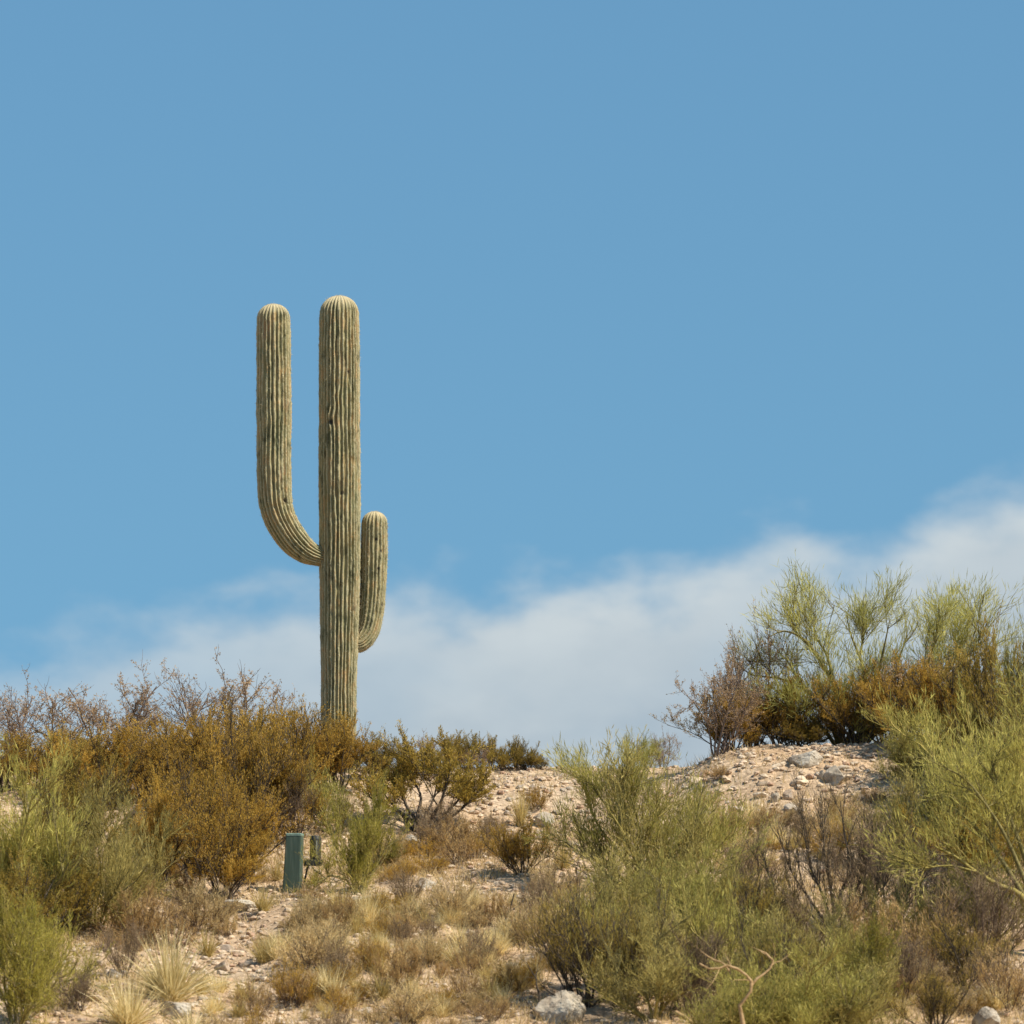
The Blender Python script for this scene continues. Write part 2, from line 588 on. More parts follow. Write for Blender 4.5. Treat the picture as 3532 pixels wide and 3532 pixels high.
def ribbed(name, path, radii, ribs, seed, parent, base_round=False, pits=(), rings=(), depth=0.10, kinks=()):
    """ribbed cactus column along path; radii = [(fraction of length, radius)...] up to the start of the dome"""
    C, s = catmull(path, 420)
    L = s[-1]
    Rt = radii[-1][1]
    dome = Rt * 1.02
    # denser rows in the dome
    s2 = np.concatenate([np.linspace(0, L - dome, 360, endpoint=False), L - dome + dome * np.sin(np.linspace(0, np.pi / 2, 34))])
    C = np.stack([np.interp(s2, s, C[:, i]) for i in range(3)], -1)
    n = len(s2)
    T = unit(np.gradient(C, axis=0))
    A = np.zeros_like(C)
    a = np.array([0, -1.0, 0])
    for i in range(n):
        a = a - T[i] * a.dot(T[i])
        a /= np.linalg.norm(a)
        A[i] = a
    B = np.cross(T, A)
    per = 9
    K = ribs * per
    th = np.arange(K) / K * 2 * np.pi
    r0 = np.interp(s2 / L, [q[0] for q in radii], [q[1] for q in radii])
    r0 = r0 * (1 + 0.022 * fbm(s2 * 2.2, s2 * 0 + seed, seed, 3) + 0.008 * fbm(s2 * 9, s2 * 0, seed + 3, 2))
    for f_, w_, d_ in rings:
        r0 = r0 * (1 - d_ * np.exp(-((s2 - f_ * L) / w_) ** 2))
    u = np.clip((s2 - (L - dome)) / dome, 0, 1)
    cap = np.sqrt(np.clip(1 - u ** 2.3, 0, 1))
    if base_round:
        cap = cap * np.interp(s2, [0, 0.05, 0.14, 0.3], [0.72, 0.86, 0.96, 1.0])
    S2, TH = np.meshgrid(s2, th, indexing='ij')
    # ribs wander a little up the column
    wob = 0.13 * fbm(S2 * 1.3, TH * ribs / 8, seed + 5, 3) + 0.08 * fbm(S2 * 4.5, TH * ribs / 4, seed + 9, 2) + 0.04 * fbm(S2 * 13, TH * ribs / 2, seed + 15, 2)
    for f_, t_, am in kinks:   # a disturbed patch where ribs merge
        g_ = np.exp(-((S2 - f_ * L) / 0.10) ** 2 - ((np.angle(np.exp(1j * (TH - t_)))) / 0.35) ** 2)
        wob = wob + am * g_
    ph = (TH + wob * 2 * np.pi / ribs * 2.2) * ribs
    c = 0.5 + 0.5 * np.cos(ph)
    prof = c ** 1.15
    ribh = depth * (0.85 + 0.5 * fbm(S2 * 1.4, TH * 3, seed + 31, 3)) * (1 - 0.55 * u[:, None] ** 2)
    rad = (r0 * cap)[:, None] * (1 - ribh * (1 - prof))
    rad = rad + (0.006 * fbm(S2 * 14, TH * ribs / 2.5, seed + 40, 2) + 0.004 * fbm(S2 * 38, TH * ribs, seed + 44, 2)) * (1 - u[:, None])
    scar = np.zeros_like(rad)
    for f_, t_, w_, d_ in pits:
        dth = np.angle(np.exp(1j * (TH - t_))) * r0[:, None]
        g_ = np.exp(-((S2 - f_ * L) ** 2 + dth ** 2) / w_ ** 2)
        rad = rad - d_ * g_
        scar = np.maximum(scar, np.clip(g_ * 1.6, 0, 1))
    dirv = np.cos(TH)[..., None] * A[:, None] + np.sin(TH)[..., None] * B[:, None]
    V = C[:, None] + rad[..., None] * dirv
    i = np.arange(n - 1)[:, None] * K
    k = np.arange(K)[None]
    k2 = (k + 1) % K
    Q = np.stack([i + k, i + k2, i + K + k2, i + K + k], -1).reshape(-1, 4)
    apex = np.clip((u - 0.25) / 0.6, 0, 1)[:, None] * np.ones_like(rad) * 0.8
    if base_round:
        apex = np.maximum(apex, np.interp(S2, [0, 0.03, 0.16], [0.7, 0.45, 0.0]))
    me = mesh(name, V.reshape(-1, 3), quads=Q, mats=[M_SAG], smooth=True,
              vattr={'ridge': prof.ravel(), 'scar': scar.ravel(), 'apex': apex.ravel()})
    o = obj(name, me, parent)
    # spines on the ridges
    r_ = np.random.default_rng(seed)
    cand = np.argwhere(c > 0.93)
    pick = cand[r_.random(len(cand)) < 0.34]
    m_ = len(pick)
    P = V[pick[:, 0], pick[:, 1]]
    D = dirv[pick[:, 0], pick[:, 1]]
    D = unit(D + r_.normal(0, 0.75, (m_, 3)))
    ln = r_.uniform(0.015, 0.038, m_)[:, None]
    side = unit(np.cross(D, r_.normal(0, 1, (m_, 3)))) * 0.0012
    SV = np.stack([P - side, P + side, P + D * ln], 1).reshape(-1, 3)
    spn = obj('spine_cover', mesh('spine_cover', SV, tris=np.arange(m_ * 3).reshape(-1, 3), mats=[M_SPINE], fattr={'tint': r_.random(m_)}), o)
    spn['kind'] = 'stuff'
    return o


DS = 60.6
sag_base = base_at(1170, d=DS)
sag = empty('saguaro_cactus', sag_base, 'tall ribbed saguaro cactus with two upturned arms standing on the ridge', 'cactus')


def sp_(px, py, dy=0.0):
    return at(px, py, DS + dy) - sag_base


k_ = PXM * DS
z0 = -0.15
top = sp_(1170, 1020)
bx = sp_(1168, 2480)
trunk_path = [np.array([bx[0], 0, z0]), bx * [1, 0, 1], sp_(1170, 2200) * [1, 0, 1], sp_(1172, 1900) * [1, 0, 1], sp_(1171, 1500) * [1, 0, 1], top * [1, 0, 1]]
Lt = top[2] - z0


def fr(py):
    return (sp_(1170, py)[2] - z0) / Lt


trunk = ribbed('trunk', trunk_path,
               [(0, 56 * k_), (fr(2480), 61 * k_), (fr(2250), 65 * k_), (fr(1950), 72 * k_), (fr(1600), 73 * k_), (fr(1200), 72 * k_), (fr(1090), 70 * k_)],
               30, 3, sag, pits=[(fr(1708), 0.18, 0.020, 0.02), (fr(1462), -0.42, 0.030, 0.008), (fr(2105), 0.9, 0.02, .01), (fr(1290), .5, .02, .006)],
               rings=[(fr(1465), 0.07, 0.018), (fr(1310), 0.1, 0.01), (fr(2350), 0.12, 0.012)], kinks=[(fr(1450), -0.4, 0.24), (fr(1380), -0.1, 0.1)], depth=0.16)
la = [sp_(1128, 1918, 0.05), sp_(1098, 1919, -0.05), sp_(1042, 1892, -0.17), sp_(990, 1833, -0.26), sp_(956, 1760, -0.3), sp_(946, 1660, -0.3), sp_(945, 1450, -0.3), sp_(944, 1230, -0.3), sp_(943, 1048, -0.3)]
arm1 = ribbed('arm', la, [(0, 34 * k_), (.05, 37 * k_), (.14, 51 * k_), (.24, 57 * k_), (.32, 60 * k_), (.6, 61 * k_), (.85, 60 * k_), (.93, 58 * k_)],
              24, 11, sag, base_round=True, pits=[(.298, 0.06, 0.024, 0.03)], rings=[(.285, 0.014, 0.035), (.66, 0.03, 0.02), (.45, .06, .012), (.85, .05, .012)], depth=0.155)
ra = [sp_(1205, 2222, 0.1), sp_(1240, 2215, 0.14), sp_(1268, 2175, 0.18), sp_(1280, 2110, 0.2), sp_(1287, 2020, 0.2), sp_(1290, 1900, 0.2), sp_(1293, 1764, 0.2)]
arm2 = ribbed('arm', ra, [(0, 34 * k_), (.1, 39 * k_), (.22, 43 * k_), (.5, 47 * k_), (.75, 48 * k_), (.88, 46 * k_)],
              20, 23, sag, base_round=True, pits=[(.36, .75, .022, .012), (.80, -.1, .016, .008), (.72, .35, .016, .008), (.60, .1, .016, .008)], rings=[(.5, .08, .012)], depth=0.145)

# ------------------------------------------------------------------ plants
def wander(r, p, d, L, n, up=0.0, wob=0.15):
    P = [np.array(p, float)]
    d = unit(np.array(d, float))
    for _ in range(n):
        d = unit(d + np.array([0, 0, up / n]) + r.normal(0, wob, 3))
        P.append(P[-1] + d * L / n)
    return np.array(P)


def along(P, t):
    n = len(P) - 1
    f = min(t * n, n - 1e-6)
    i = int(f)
    return P[i] + (P[i + 1] - P[i]) * (f - i), unit(P[i + 1] - P[i])


def dirs(az, tilt):
    return np.array([math.cos(az) * math.sin(tilt), math.sin(az) * math.sin(tilt), math.cos(tilt)])


def build_plant(name, seed, stems, bark, leafm, leaf, lv1, lv2, lv3=None, stem_r=(.012, .003), twig_tint=.5, lower=0.0, merge_stems=False):
    """stems: polylines from the ground up; lv = (count, length, t_min, spread, up, radius); leaf = (per twig, length, width, spread, up).
    Returns an unlinked-from-parents root Empty with stem parts and one foliage part."""
    r = np.random.default_rng(seed)
    root = bpy.data.objects.new(name, None)
    COL.objects.link(root)
    root.empty_display_size = .2
    tw0, tw1, tws = [], [], []
    allbuf = Buf()
    for si, SP in enumerate(stems):
        buf = allbuf if merge_stems else Buf()
        if isinstance(SP, tuple):
            SP, r0, r1 = SP
        else:
            r0, r1 = stem_r
        tube(buf, SP, np.linspace(r0, r1, len(SP)), 5)
        L0 = np.linalg.norm(np.diff(SP, axis=0), axis=1).sum()
        levels = [(SP, L0)]
        for li, lv in enumerate((lv1, lv2, lv3)):
            if lv is None:
                break
            cnt, ln, tmin, spread, up, rd = lv
            nxt = []
            for P, PL in levels:
                m = max(1, int(round(cnt * r.uniform(.75, 1.25))))
                for t in r.uniform(tmin, 1.0, m):
                    p, tg = along(P, t)
                    d = unit(tg + r.normal(0, spread, 3) + np.array([0, 0, up]))
                    l = ln * (.35 + 1.15 * r.random() ** 1.3) * (1.15 - .4 * t)
                    C = wander(r, p, d, l, 3, up * .6, .16)
                    nxt.append((C, l))
                    tube(buf, C, np.linspace(rd, rd * .45, len(C)), 3)
            levels = nxt
        for C, l in levels:
            tw0.append(C[0] * .5 + C[1] * .5)
            tw1.append(C[-1])
            tws.append(si)
        if not merge_stems:
            bk = B_OLIVE if bark is B_GREEN and si % 2 else bark
            obj('stem', buf.mesh('stem', [bk], True), root)
    if merge_stems and allbuf.n:
        obj('stem', allbuf.mesh('stem', [bark], True), root)
    if leaf:
        per, ll, lw, spread, up = leaf
        a, b_ = np.array(tw0), np.array(tw1)
        m = len(a)
        sden, stint = r.uniform(.25, 1.5, len(stems))[tws], r.random(len(stems))[tws]
        ll_ = np.linalg.norm(b_ - a, axis=1)
        cnt = r.poisson(per * sden * 2.2 * r.random(m) ** 1.4 * np.clip(ll_ / np.median(ll_), .3, 1.6))
        idx = np.repeat(np.arange(m), cnt)
        k = len(idx)
        t = r.random(k)[:, None] * 1.08
        ax = unit(b_ - a)
        P = a[idx] + (b_ - a)[idx] * t + r.normal(0, ll * .35, (k, 3))
        D = unit(ax[idx] * .8 + r.normal(0, spread, (k, 3)) + np.array([0, 0, up]))
        sd_ = unit(np.cross(D, r.normal(0, 1, (k, 3))))
        l_ = ll * r.uniform(.6, 1.35, k)[:, None]
        w_ = lw * r.uniform(.7, 1.3, k)[:, None] / 2
        V = np.stack([P, P + D * l_ * .45 + sd_ * w_, P + D * l_, P + D * l_ * .45 - sd_ * w_], 1).reshape(-1, 3)
        tint = np.clip(.40 * stint[idx] + .30 * r.random(m)[idx] + .30 * r.random(k), 0, 1)
        obj('foliage', mesh('foliage', V, quads=np.arange(k * 4).reshape(-1, 4), mats=[leafm], fattr={'tint': tint}), root)
    return root


def vase(r, n, tilt0, tilt1, L, up=.35, wob=.12, seg=6, r0=.05, lmin=.55):
    out = []
    for i in range(n):
        az = (i + r.uniform(-.4, .4)) / n * 2 * math.pi
        tl = R(r.uniform(tilt0, tilt1))
        d = dirs(az, tl)
        p = np.array([math.cos(az), math.sin(az), 0]) * r0 * r.uniform(.2, 1)
        p[2] = -.04
        out.append(wander(r, p, d, L * r.uniform(lmin, 1.12), seg, up, wob))
    return out


def proto_creosote(seed, leafm, per=27, n=14, bark=B_DARK, t1=50):
    r = np.random.default_rng(seed)
    st = vase(r, n, 4, t1, .78, .3, .14)
    return build_plant('creosote_bush', seed, st, bark, leafm, (per, .021, .0066, .6, .75),
                       (12, .30, .22, .62, .55, .0034), (8, .17, .2, .62, .8, .0018), stem_r=(.010, .004))


def proto_airy(seed, leafm):
    r = np.random.default_rng(seed)
    st = vase(r, 9, 5, 38, .82, .15, .16)
    return build_plant('creosote_bush', seed, st, B_AIRY, leafm, (10, .020, .0075, .9, .2),
                       (9, .30, .30, .6, .25, .0034), (8, .14, .2, .75, .3, .0018), stem_r=(.010, .004))


def proto_pv(seed, leafm, per=13, n=9, t0=6, t1=62, nl=.062):
    r = np.random.default_rng(seed)
    st = vase(r, n, t0, t1, .74, .30, .20, lmin=.40)
    return build_plant('palo_verde_shrub', seed, st, B_GREEN, leafm, (per, nl, .0052, .40, .28),
                       (9, .36, .18, .62, .35, .0056), (9, .21, .12, .6, .5, .0028), stem_r=(.014, .005))


def proto_dead(seed, bark=B_PURP, leafm=L_GREY):
    r = np.random.default_rng(seed)
    st = vase(r, 12, 5, 50, .80, .3, .13)
    return build_plant('twiggy_shrub', seed, st, bark, leafm, (7, .05, .003, .45, .35),
                       (9, .30, .2, .45, .5, .0038), (8, .16, .2, .5, .55, .0022), stem_r=(.010, .003))


def proto_dome(seed, leafm, per=34, name='dry_subshrub'):
    r = np.random.default_rng(seed)
    st = vase(r, 26, 4, 78, .62, .15, .12, 4, .12)
    return build_plant(name, seed, st, B_PURP, leafm, (per, .060, .0085, .5, .4),
                       (8, .28, .25, .5, .3, .004), None, stem_r=(.007, .003), merge_stems=True)


def proto_grass(seed, leafm, blades=420, spread=38, wid=.013, name='grass_tuft'):
    r = np.random.default_rng(seed)
    az = r.uniform(0, 2 * np.pi, blades)
    tl = np.abs(r.normal(0, R(spread), blades))
    rad = .13 * np.sqrt(r.random(blades))
    a2 = az + r.normal(0, .6, blades)
    p = np.stack([rad * np.cos(a2), rad * np.sin(a2), np.full(blades, -.03)], -1)
    d = np.stack([np.cos(az) * np.sin(tl), np.sin(az) * np.sin(tl), np.cos(tl)], -1)
    L = r.uniform(.25, 1.1, blades)
    side = unit(np.cross(d, r.normal(0, 1, (blades, 3)))) * wid / 2
    P = []
    dd = d.copy()
    q = p
    rows = 5
    for i in range(rows):
        w = 1 - .92 * (i / (rows - 1)) ** 1.6
        P.append(np.stack([q - side * w, q + side * w], 1))
        q = q + unit(dd) * (L / (rows - 1))[:, None]
        dd = dd + np.stack([d[:, 0] * .18, d[:, 1] * .18, np.full(blades, -.10)], -1) + r.normal(0, .06, (blades, 3))
    V = np.stack(P, 1).reshape(blades, rows * 2, 3)
    base = np.arange(blades)[:, None, None] * rows * 2
    f = np.array([[2 * i, 2 * i + 1, 2 * i + 3, 2 * i + 2] for i in range(rows - 1)])[None]
    Q = (base + f).reshape(-1, 4)
    tint = np.repeat(r.random(blades), rows - 1)
    return obj(name, mesh(name, V.reshape(-1, 3), quads=Q, mats=[leafm], fattr={'tint': tint}))


PROTO = {
    'creo': [proto_creosote(101, L_CREO), proto_creosote(102, L_CREO, 30, 13), proto_creosote(103, L_CREO, 24, 15)],
    'creog': [proto_creosote(111, L_CREO_G, 26, 12), proto_creosote(112, L_CREO_G, 22, 11, t1=58)],
    'airy': [proto_airy(121, L_CREO_P), proto_airy(122, L_CREO_P)],
    'pv': [proto_pv(131, L_PV), proto_pv(132, L_PV, 8, 8)],
    'pvd': [proto_pv(135, L_PV_D, 10, 9), proto_pv(136, L_PV_D, 7, 10)],
    'pvb': [proto_pv(138, L_PV_B, 11, 8)],
    'yg': [proto_pv(141, L_YG, 13, 10, 5, 52, .045)],
    'dead': [proto_dead(151), proto_dead(152)],
    'deadg': [proto_dead(153, B_DARK, L_CREO_G)],
    'tan': [proto_dome(161, L_TAN), proto_dome(162, L_TAN, 28), proto_dome(163, L_TAN, 40)],
    'brown': [proto_dome(165, L_TANB), proto_dome(166, L_TANB, 18)],
    'grey': [proto_dome(168, L_GREY, 16)],
    'olive': [proto_dome(169, L_CREO, 24)],
    'straw': [proto_grass(171, L_STRAW, 420, 36, .017), proto_grass(172, L_STRAW, 260, 30, .019), proto_grass(175, L_STRAW, 200, 44, .02), proto_grass(176, L_STRAW, 150, 24, .02)],
    'gold': [proto_grass(173, L_GOLD, 260, 26, .019), proto_grass(174, L_GOLD, 200, 36, .02), proto_grass(177, L_GOLD, 150, 48, .02)],
}
USED = {k: 0 for k in PROTO}
# size of each prototype, measured on its own mesh
SIZE = {}
for k, lst in PROTO.items():
    for p in lst:
        vs_ = []
        for o in ([p] if p.type == 'MESH' else p.children):
            a = np.empty(len(o.data.vertices) * 3, np.float32)
            o.data.vertices.foreach_get('co', a)
            vs_.append(a.reshape(-1, 3))
        v = np.concatenate(vs_)
        SIZE[p.name] = (np.percentile(np.hypot(v[:, 0], v[:, 1]), 94) * 2, np.percentile(v[:, 2], 99.2))
FRESH = {p.name for lst in PROTO.values() for p in lst}
prng = np.random.default_rng(55)


def plant(kind, px, py, w, h, label, cat, group=None, d=None, tilt=0.0, name=None, var=None):
    """w, h: width and height in photo pixels at its distance"""
    lst = PROTO[kind]
    src = lst[(USED[kind] if var is None else var) % len(lst)]
    USED[kind] += 1
    b = base_at(px, py, d)
    k = PXM * b[1]
    if h < 0:      # given as the row of its top
        rows = np.arange(1500, 3532, 4.0)
        zz = ray(np.full(len(rows), px), rows)[1] * b[1]
        h = (float(np.interp(-h, rows, zz)) - b[2]) / k
    if src.name in FRESH:
        FRESH.discard(src.name)
        o = src
    else:
        o = copy_tree(src)
    sw, sh = SIZE[src.name]
    fw, fh = w * k / sw, h * k / sh
    o.scale = (fw, fw, fh)
    o.location = b
    o.rotation_euler = (prng.uniform(-.04, .04), tilt, prng.uniform(0, 6.28))
    for key in ('group',):
        if key in o:
            del o[key]
    tag(o, label, cat, group)
    if name:
        o.name = name
    return o


SH = 'shrub'


def part_of(px, py, x0, x1, y0, y1):
    """which ninth of its patch a thing stands in"""
    c = ('left', 'middle', 'right')[min(2, int(3 * (px - x0) / (x1 - x0)))]
    r = ('upper', 'central', 'lower')[min(2, int(3 * (py - y0) / (y1 - y0)))]
    return r + ' ' + c


# thickets where single bushes run together
def fill(kinds, boxes, label, cat, group, places):
    for (px, py, d, w, h), kd, pl in zip(boxes, kinds, places):
        plant(kd, px, py, w, h, label + ' ' + pl, cat, group, d=d)


# --- left thicket, back to front
plant('airy', 110, None, 420, -2360, 'sparse pinkish brown shrub at the far left end of the skyline', SH, d=59.2)
plant('airy', 390, None, 460, -2300, 'airy brown shrub with bare dark stems left of the olive thicket', SH, d=59.4)
plant('airy', 760, None, 460, -2310, 'airy shrub whose wispy tops rise above the ochre thicket', SH, d=59.6)
plant('creo', 560, None, 380, -2530, 'brown ochre creosote bush below the airy skyline shrubs', SH, d=57.6)
plant('creo', 240, None, 400, -2560, 'brown creosote bush behind the bright green shrub at far left', SH, d=57)
plant('creo', 830, 2900, 400, -2450, 'tall ochre creosote bush in the middle of the left thicket', SH)
plant('creo', 1010, 2870, 380, -2445, 'dense ochre creosote bush just left of the saguaro foot', SH, d=57.0)
plant('creo', 1165, None, 330, -2470, 'ochre creosote bush covering the foot of the saguaro', SH, d=57.6)
plant('creo', 690, 3010, 360, 360, 'rusty brown creosote bush below the left thicket', SH)
plant('creo', 770, 3110, 360, 320, 'low brown creosote bush with dark upright stems above the stony wash', SH)
plant('creo', 540, 3060, 330, 330, 'shaggy brown creosote bush between green shrubs and thicket', SH)
plant('dead', 1010, 2905, 240, 260, 'bare dark twiggy shrub behind the green post', SH)
plant('creog', 1300, None, 280, -2540, 'small olive creosote bush right of the saguaro foot', SH, d=59.2)
# far green shrubs at left
plant('pv', 60, 3150, 520, -2600, 'tall olive green shrub at the left edge', SH, d=50.2)
plant('pvd', 330, 3190, 430, -2720, 'yellow green feathery shrub beside the left edge', SH)
plant('creog', 210, 3060, 360, 360, 'olive shrub behind the feathery green one at left', SH, d=52.5)
plant('yg', 70, 3500, 470, 430, 'bright green bushy shrub in the lower left corner', SH, d=46.3)
plant('yg', 170, 3360, 340, 320, 'small bright green shrub by the lower left stony bank', SH, d=47.3)
plant('brown', 470, 3260, 300, 200, 'grey brown domed shrub left of the straw tuft', SH)
plant('tan', 690, 3215, 260, 170, 'rounded tan shrub at the edge of the stony wash', SH)
plant('brown', 600, 3270, 200, 150, 'small brown shrub above the tall straw tuft', SH)
plant('dead', 430, 3370, 170, 190, 'thin dark dead shrub left of the tall straw tuft', SH)
plant('dead', 275, 3490, 170, 150, 'small dark twiggy shrub on the lower left bank', SH)
plant('straw', 590, 3455, 310, 260, 'tall blond grass tuft above the white flat rock', 'grass tuft', var=0)
plant('straw', 440, 3545, 290, 190, 'blond grass tuft left of the white flat rock', 'grass tuft', var=0)
plant('straw', 660, 3570, 240, 110, 'low blond grass below the white flat rock', 'grass tuft')
plant('gold', 715, 3300, 110, 110, 'small golden grass tuft beside the stony wash', 'grass tuft')
# around the post
plant('yg', 1240, 3085, 340, 380, 'yellow green shrub right of the green post', SH)
plant('pv', 1150, 2950, 260, 260, 'feathery green shrub behind the green post', SH, d=55.6)
plant('yg', 1330, 3010, 150, 110, 'low bright green shrub right of the post shrub', SH)
plant('gold', 955, 3040, 90, 100, 'golden grass tuft left of the green post', 'grass tuft')
plant('gold', 1085, 3055, 90, 90, 'golden grass tuft right of the green post', 'grass tuft')
# skyline shrubs right of the saguaro
for px, w, h, lab in ((1600, 170, 125, 'small skyline shrub nearest the dark stemmed bush'), (1690, 110, 110, 'second small skyline shrub behind the pale ridge'),
                      (1780, 120, 105, 'third small skyline shrub behind the pale ridge'), (1865, 70, 50, 'tiny last skyline shrub on the bare ridge')):
    plant('creog', px, None, w, h, lab, SH, 'small shrubs along the skyline', d=60.6)
plant('brown', 1580, 2925, 210, 100, 'low dark brown shrub right of the black stems', SH)
plant('grey', 1690, 2915, 150, 110, 'low greyish dead shrub below the pale ridge', SH)
plant('gold', 1795, 2850, 80, 150, 'yellow grass tuft on the pale ridge slope', 'grass tuft')
plant('olive', 1850, 2800, 110, 95, 'small olive clump on the pale ridge slope', SH)
plant('creo', 1800, 3020, 230, 190, 'golden brown shrub left of the big green plume shrub', SH)
plant('gold', 1940, 3000, 130, 140, 'golden grass clump against the big green plume shrub', 'grass tuft')
plant('tan', 1900, 3120, 220, 150, 'tan shrub under the golden brown shrub', SH)
plant('olive', 1480, 3010, 190, 60, 'low spreading olive mat on the gravel', SH)
plant('olive', 1390, 3040, 130, 70, 'low olive mat left of the wider one on the gravel', SH)
fill(['creog', 'airy', 'creog', 'creog', 'airy'], [(1560, None, 60.4, 170, -2545), (1650, None, 60.3, 150, -2565), (1735, None, 60.4, 150, -2575), (1820, None, 60.5, 140, -2590), (1470, None, 60.0, 200, -2540)],
     'low olive brown skyline shrub', SH, 'low brush strip on the skyline',
     ['left of the middle of the low strip', 'thin and airy, second in the low strip', 'third from the saguaro in the low strip', 'at the right end of the low strip', 'thin and airy, nearest the saguaro in the low strip'])
# hazy shrubs between saddle and knoll
plant('airy', 2235, None, 130, 110, 'faint brown shrub in the saddle behind the plume shrub', SH, d=60.3)
plant('airy', 2290, None, 110, 140, 'faint thin shrub in the saddle left of the knoll', SH, d=60.5)
plant('pvb', 2200, None, 200, 120, 'pale green shrub in the saddle behind the plume shrub', SH, d=59.8)
# lower right green masses
plant('pvd', 2210, 3150, 560, 520, 'dark olive shrub behind the big green plume shrub', SH, d=52.3)
plant('pvd', 2070, 3330, 420, 340, 'olive shrub below the big green plume shrub', SH, d=49.2)
plant('pv', 2330, 3300, 460, 380, 'yellow green shrub in the middle of the lower right slope', SH, d=49.8)
plant('pv', 2530, 3400, 430, 420, 'green shrub behind the forked bare branch', SH, d=47.9)
plant('pvd', 2250, 3500, 440, 380, 'grey green shrub left of the forked bare branch', SH, d=46.7)
plant('deadg', 2020, 3470, 480, 430, 'dark stemmed shrub beside the big grey boulder', SH)
plant('pv', 2790, 3560, 540, 360, 'fresh green shrub at the lower edge right of the forked branch', SH, d=45.6)
plant('yg', 2950, 3480, 420, 340, 'bright green feathery shrub at lower right', SH, d=46.6)
plant('pv', 2480, 3590, 420, 300, 'low green shrub at the bottom edge under the forked branch', SH, d=45.3)
plant('pvd', 2680, 3330, 300, 260, 'small olive shrub below the purple brown dead shrub', SH, d=49.2)
plant('dead', 3050, 3230, 440, 380, 'purple brown twiggy shrub under the yellow branches', SH)
plant('dead', 2600, 3180, 300, 300, 'brown twiggy shrub left of the purple brown dead shrub', SH)
plant('brown', 3180, 3360, 380, 280, 'brown domed shrub in the lower right shade', SH)
plant('dead', 3400, 3330, 400, 330, 'brown twiggy shrub at the right edge', SH)
plant('deadg', 3220, 3520, 300, 260, 'dark green shrub left of the lower right rock', SH, d=45.9)
plant('grey', 3430, 3420, 260, 150, 'greyish dead shrub above the lower right rock', SH)
plant('pvd', 3090, 2950, 330, 330, 'olive shrub at the foot of the right thicket', SH, d=53.5)
plant('tan', 2560, 3000, 240, 120, 'tan shrub on the knoll slope beside the plume shrub', SH)
# right thicket
plant('creo', 2520, None, 300, -2400, 'ochre creosote bush at the left end of the knoll', SH, d=57.8)
plant('airy', 2480, None, 340, -2230, 'wispy brown shrub leaning out left of the knoll', SH, d=57.5, tilt=-.25)
plant('creo', 2680, None, 300, -2330, 'brown creosote bush with dark foot above the ledge rock', SH, d=57.9)
plant('creo', 2960, None, 340, -2310, 'orange brown creosote bush in front of the palo verde', SH, d=57.9)
plant('creo', 3130, None, 360, -2280, 'wide orange brown creosote bush right of the palo verde trunk', SH, d=57.6)
plant('creo', 3260, None, 340, -2290, 'ochre creosote bush at the right end of the knoll', SH, d=56.8)
plant('airy', 2600, None, 260, -2160, 'sparse brown shrub behind the knoll bushes', SH, d=58.3)
plant('creog', 3420, None, 420, -2180, 'tall olive bush rising at the right edge', SH, d=55.0)
plant('pvb', 3520, None, 360, -2160, 'pale green tree top at the right edge skyline', SH, d=55.6)
plant('pv', 3420, 2800, 560, -2430, 'spreading green shrub on the right thicket flank', SH, d=53.6)
plant('pv', 3260, 2800, 430, 230, 'low green shrub right of the knoll rocks', SH, d=54.6)
plant('pvd', 3150, 2700, 240, 170, 'dark olive shrub at the right end of the ledge', SH, d=55.9)


fill(['creo'] * 12, [(10, None, 57.6, 380, -2540), (170, None, 57.9, 380, -2520), (300, None, 57.4, 360, -2540), (640, None, 57.8, 380, -2470), (900, None, 58.0, 380, -2440), (740, None, 56.8, 380, -2500), (1080, None, 57.8, 330, -2460), (430, None, 57.0, 380, -2550),
                    (930, 2890, None, 330, 330), (610, 2960, None, 330, 330), (850, 3000, None, 300, 280), (350, None, 56.5, 360, 300)],
     'ochre creosote bush', SH, 'creosote bushes massed in the left thicket',
     ['at the far left edge of the skyline thicket', 'just in from the left edge in the skyline thicket', 'behind the feathery left green shrubs on the skyline', 'under the tallest wispy tops of the thicket', 'in the back row of the thicket left of the saguaro', 'in front of the tallest wispy tops', 'nearest the saguaro on its left side', 'under the airy dark stemmed skyline shrub', 'above and left of the green post', 'just above the rusty brown bush', 'at the lower right end of the left thicket', 'low between green shrubs and left thicket'])
fill(['creo', 'airy', 'creog', 'creo', 'airy', 'creog', 'creo'], [(2740, None, 58.4, 260, -2440), (2600, None, 58.4, 320, -2340), (2770, None, 57.9, 240, -2490), (3050, None, 58.3, 330, -2330), (3200, None, 57.6, 360, -2260), (3340, None, 56.9, 380, -2240), (3120, None, 57.3, 320, -2360)],
     'creosote bush', SH, 'creosote bushes massed on the knoll',
     ['low and just left of the palo verde trunk on the knoll', 'thin and airy at the left rear of the knoll', 'directly behind the ledge rock on the knoll', 'tall behind the orange brown bush on the knoll', 'thin and airy right of the palo verde limbs', 'olive at the right rear of the knoll', 'low at the right front of the knoll'])
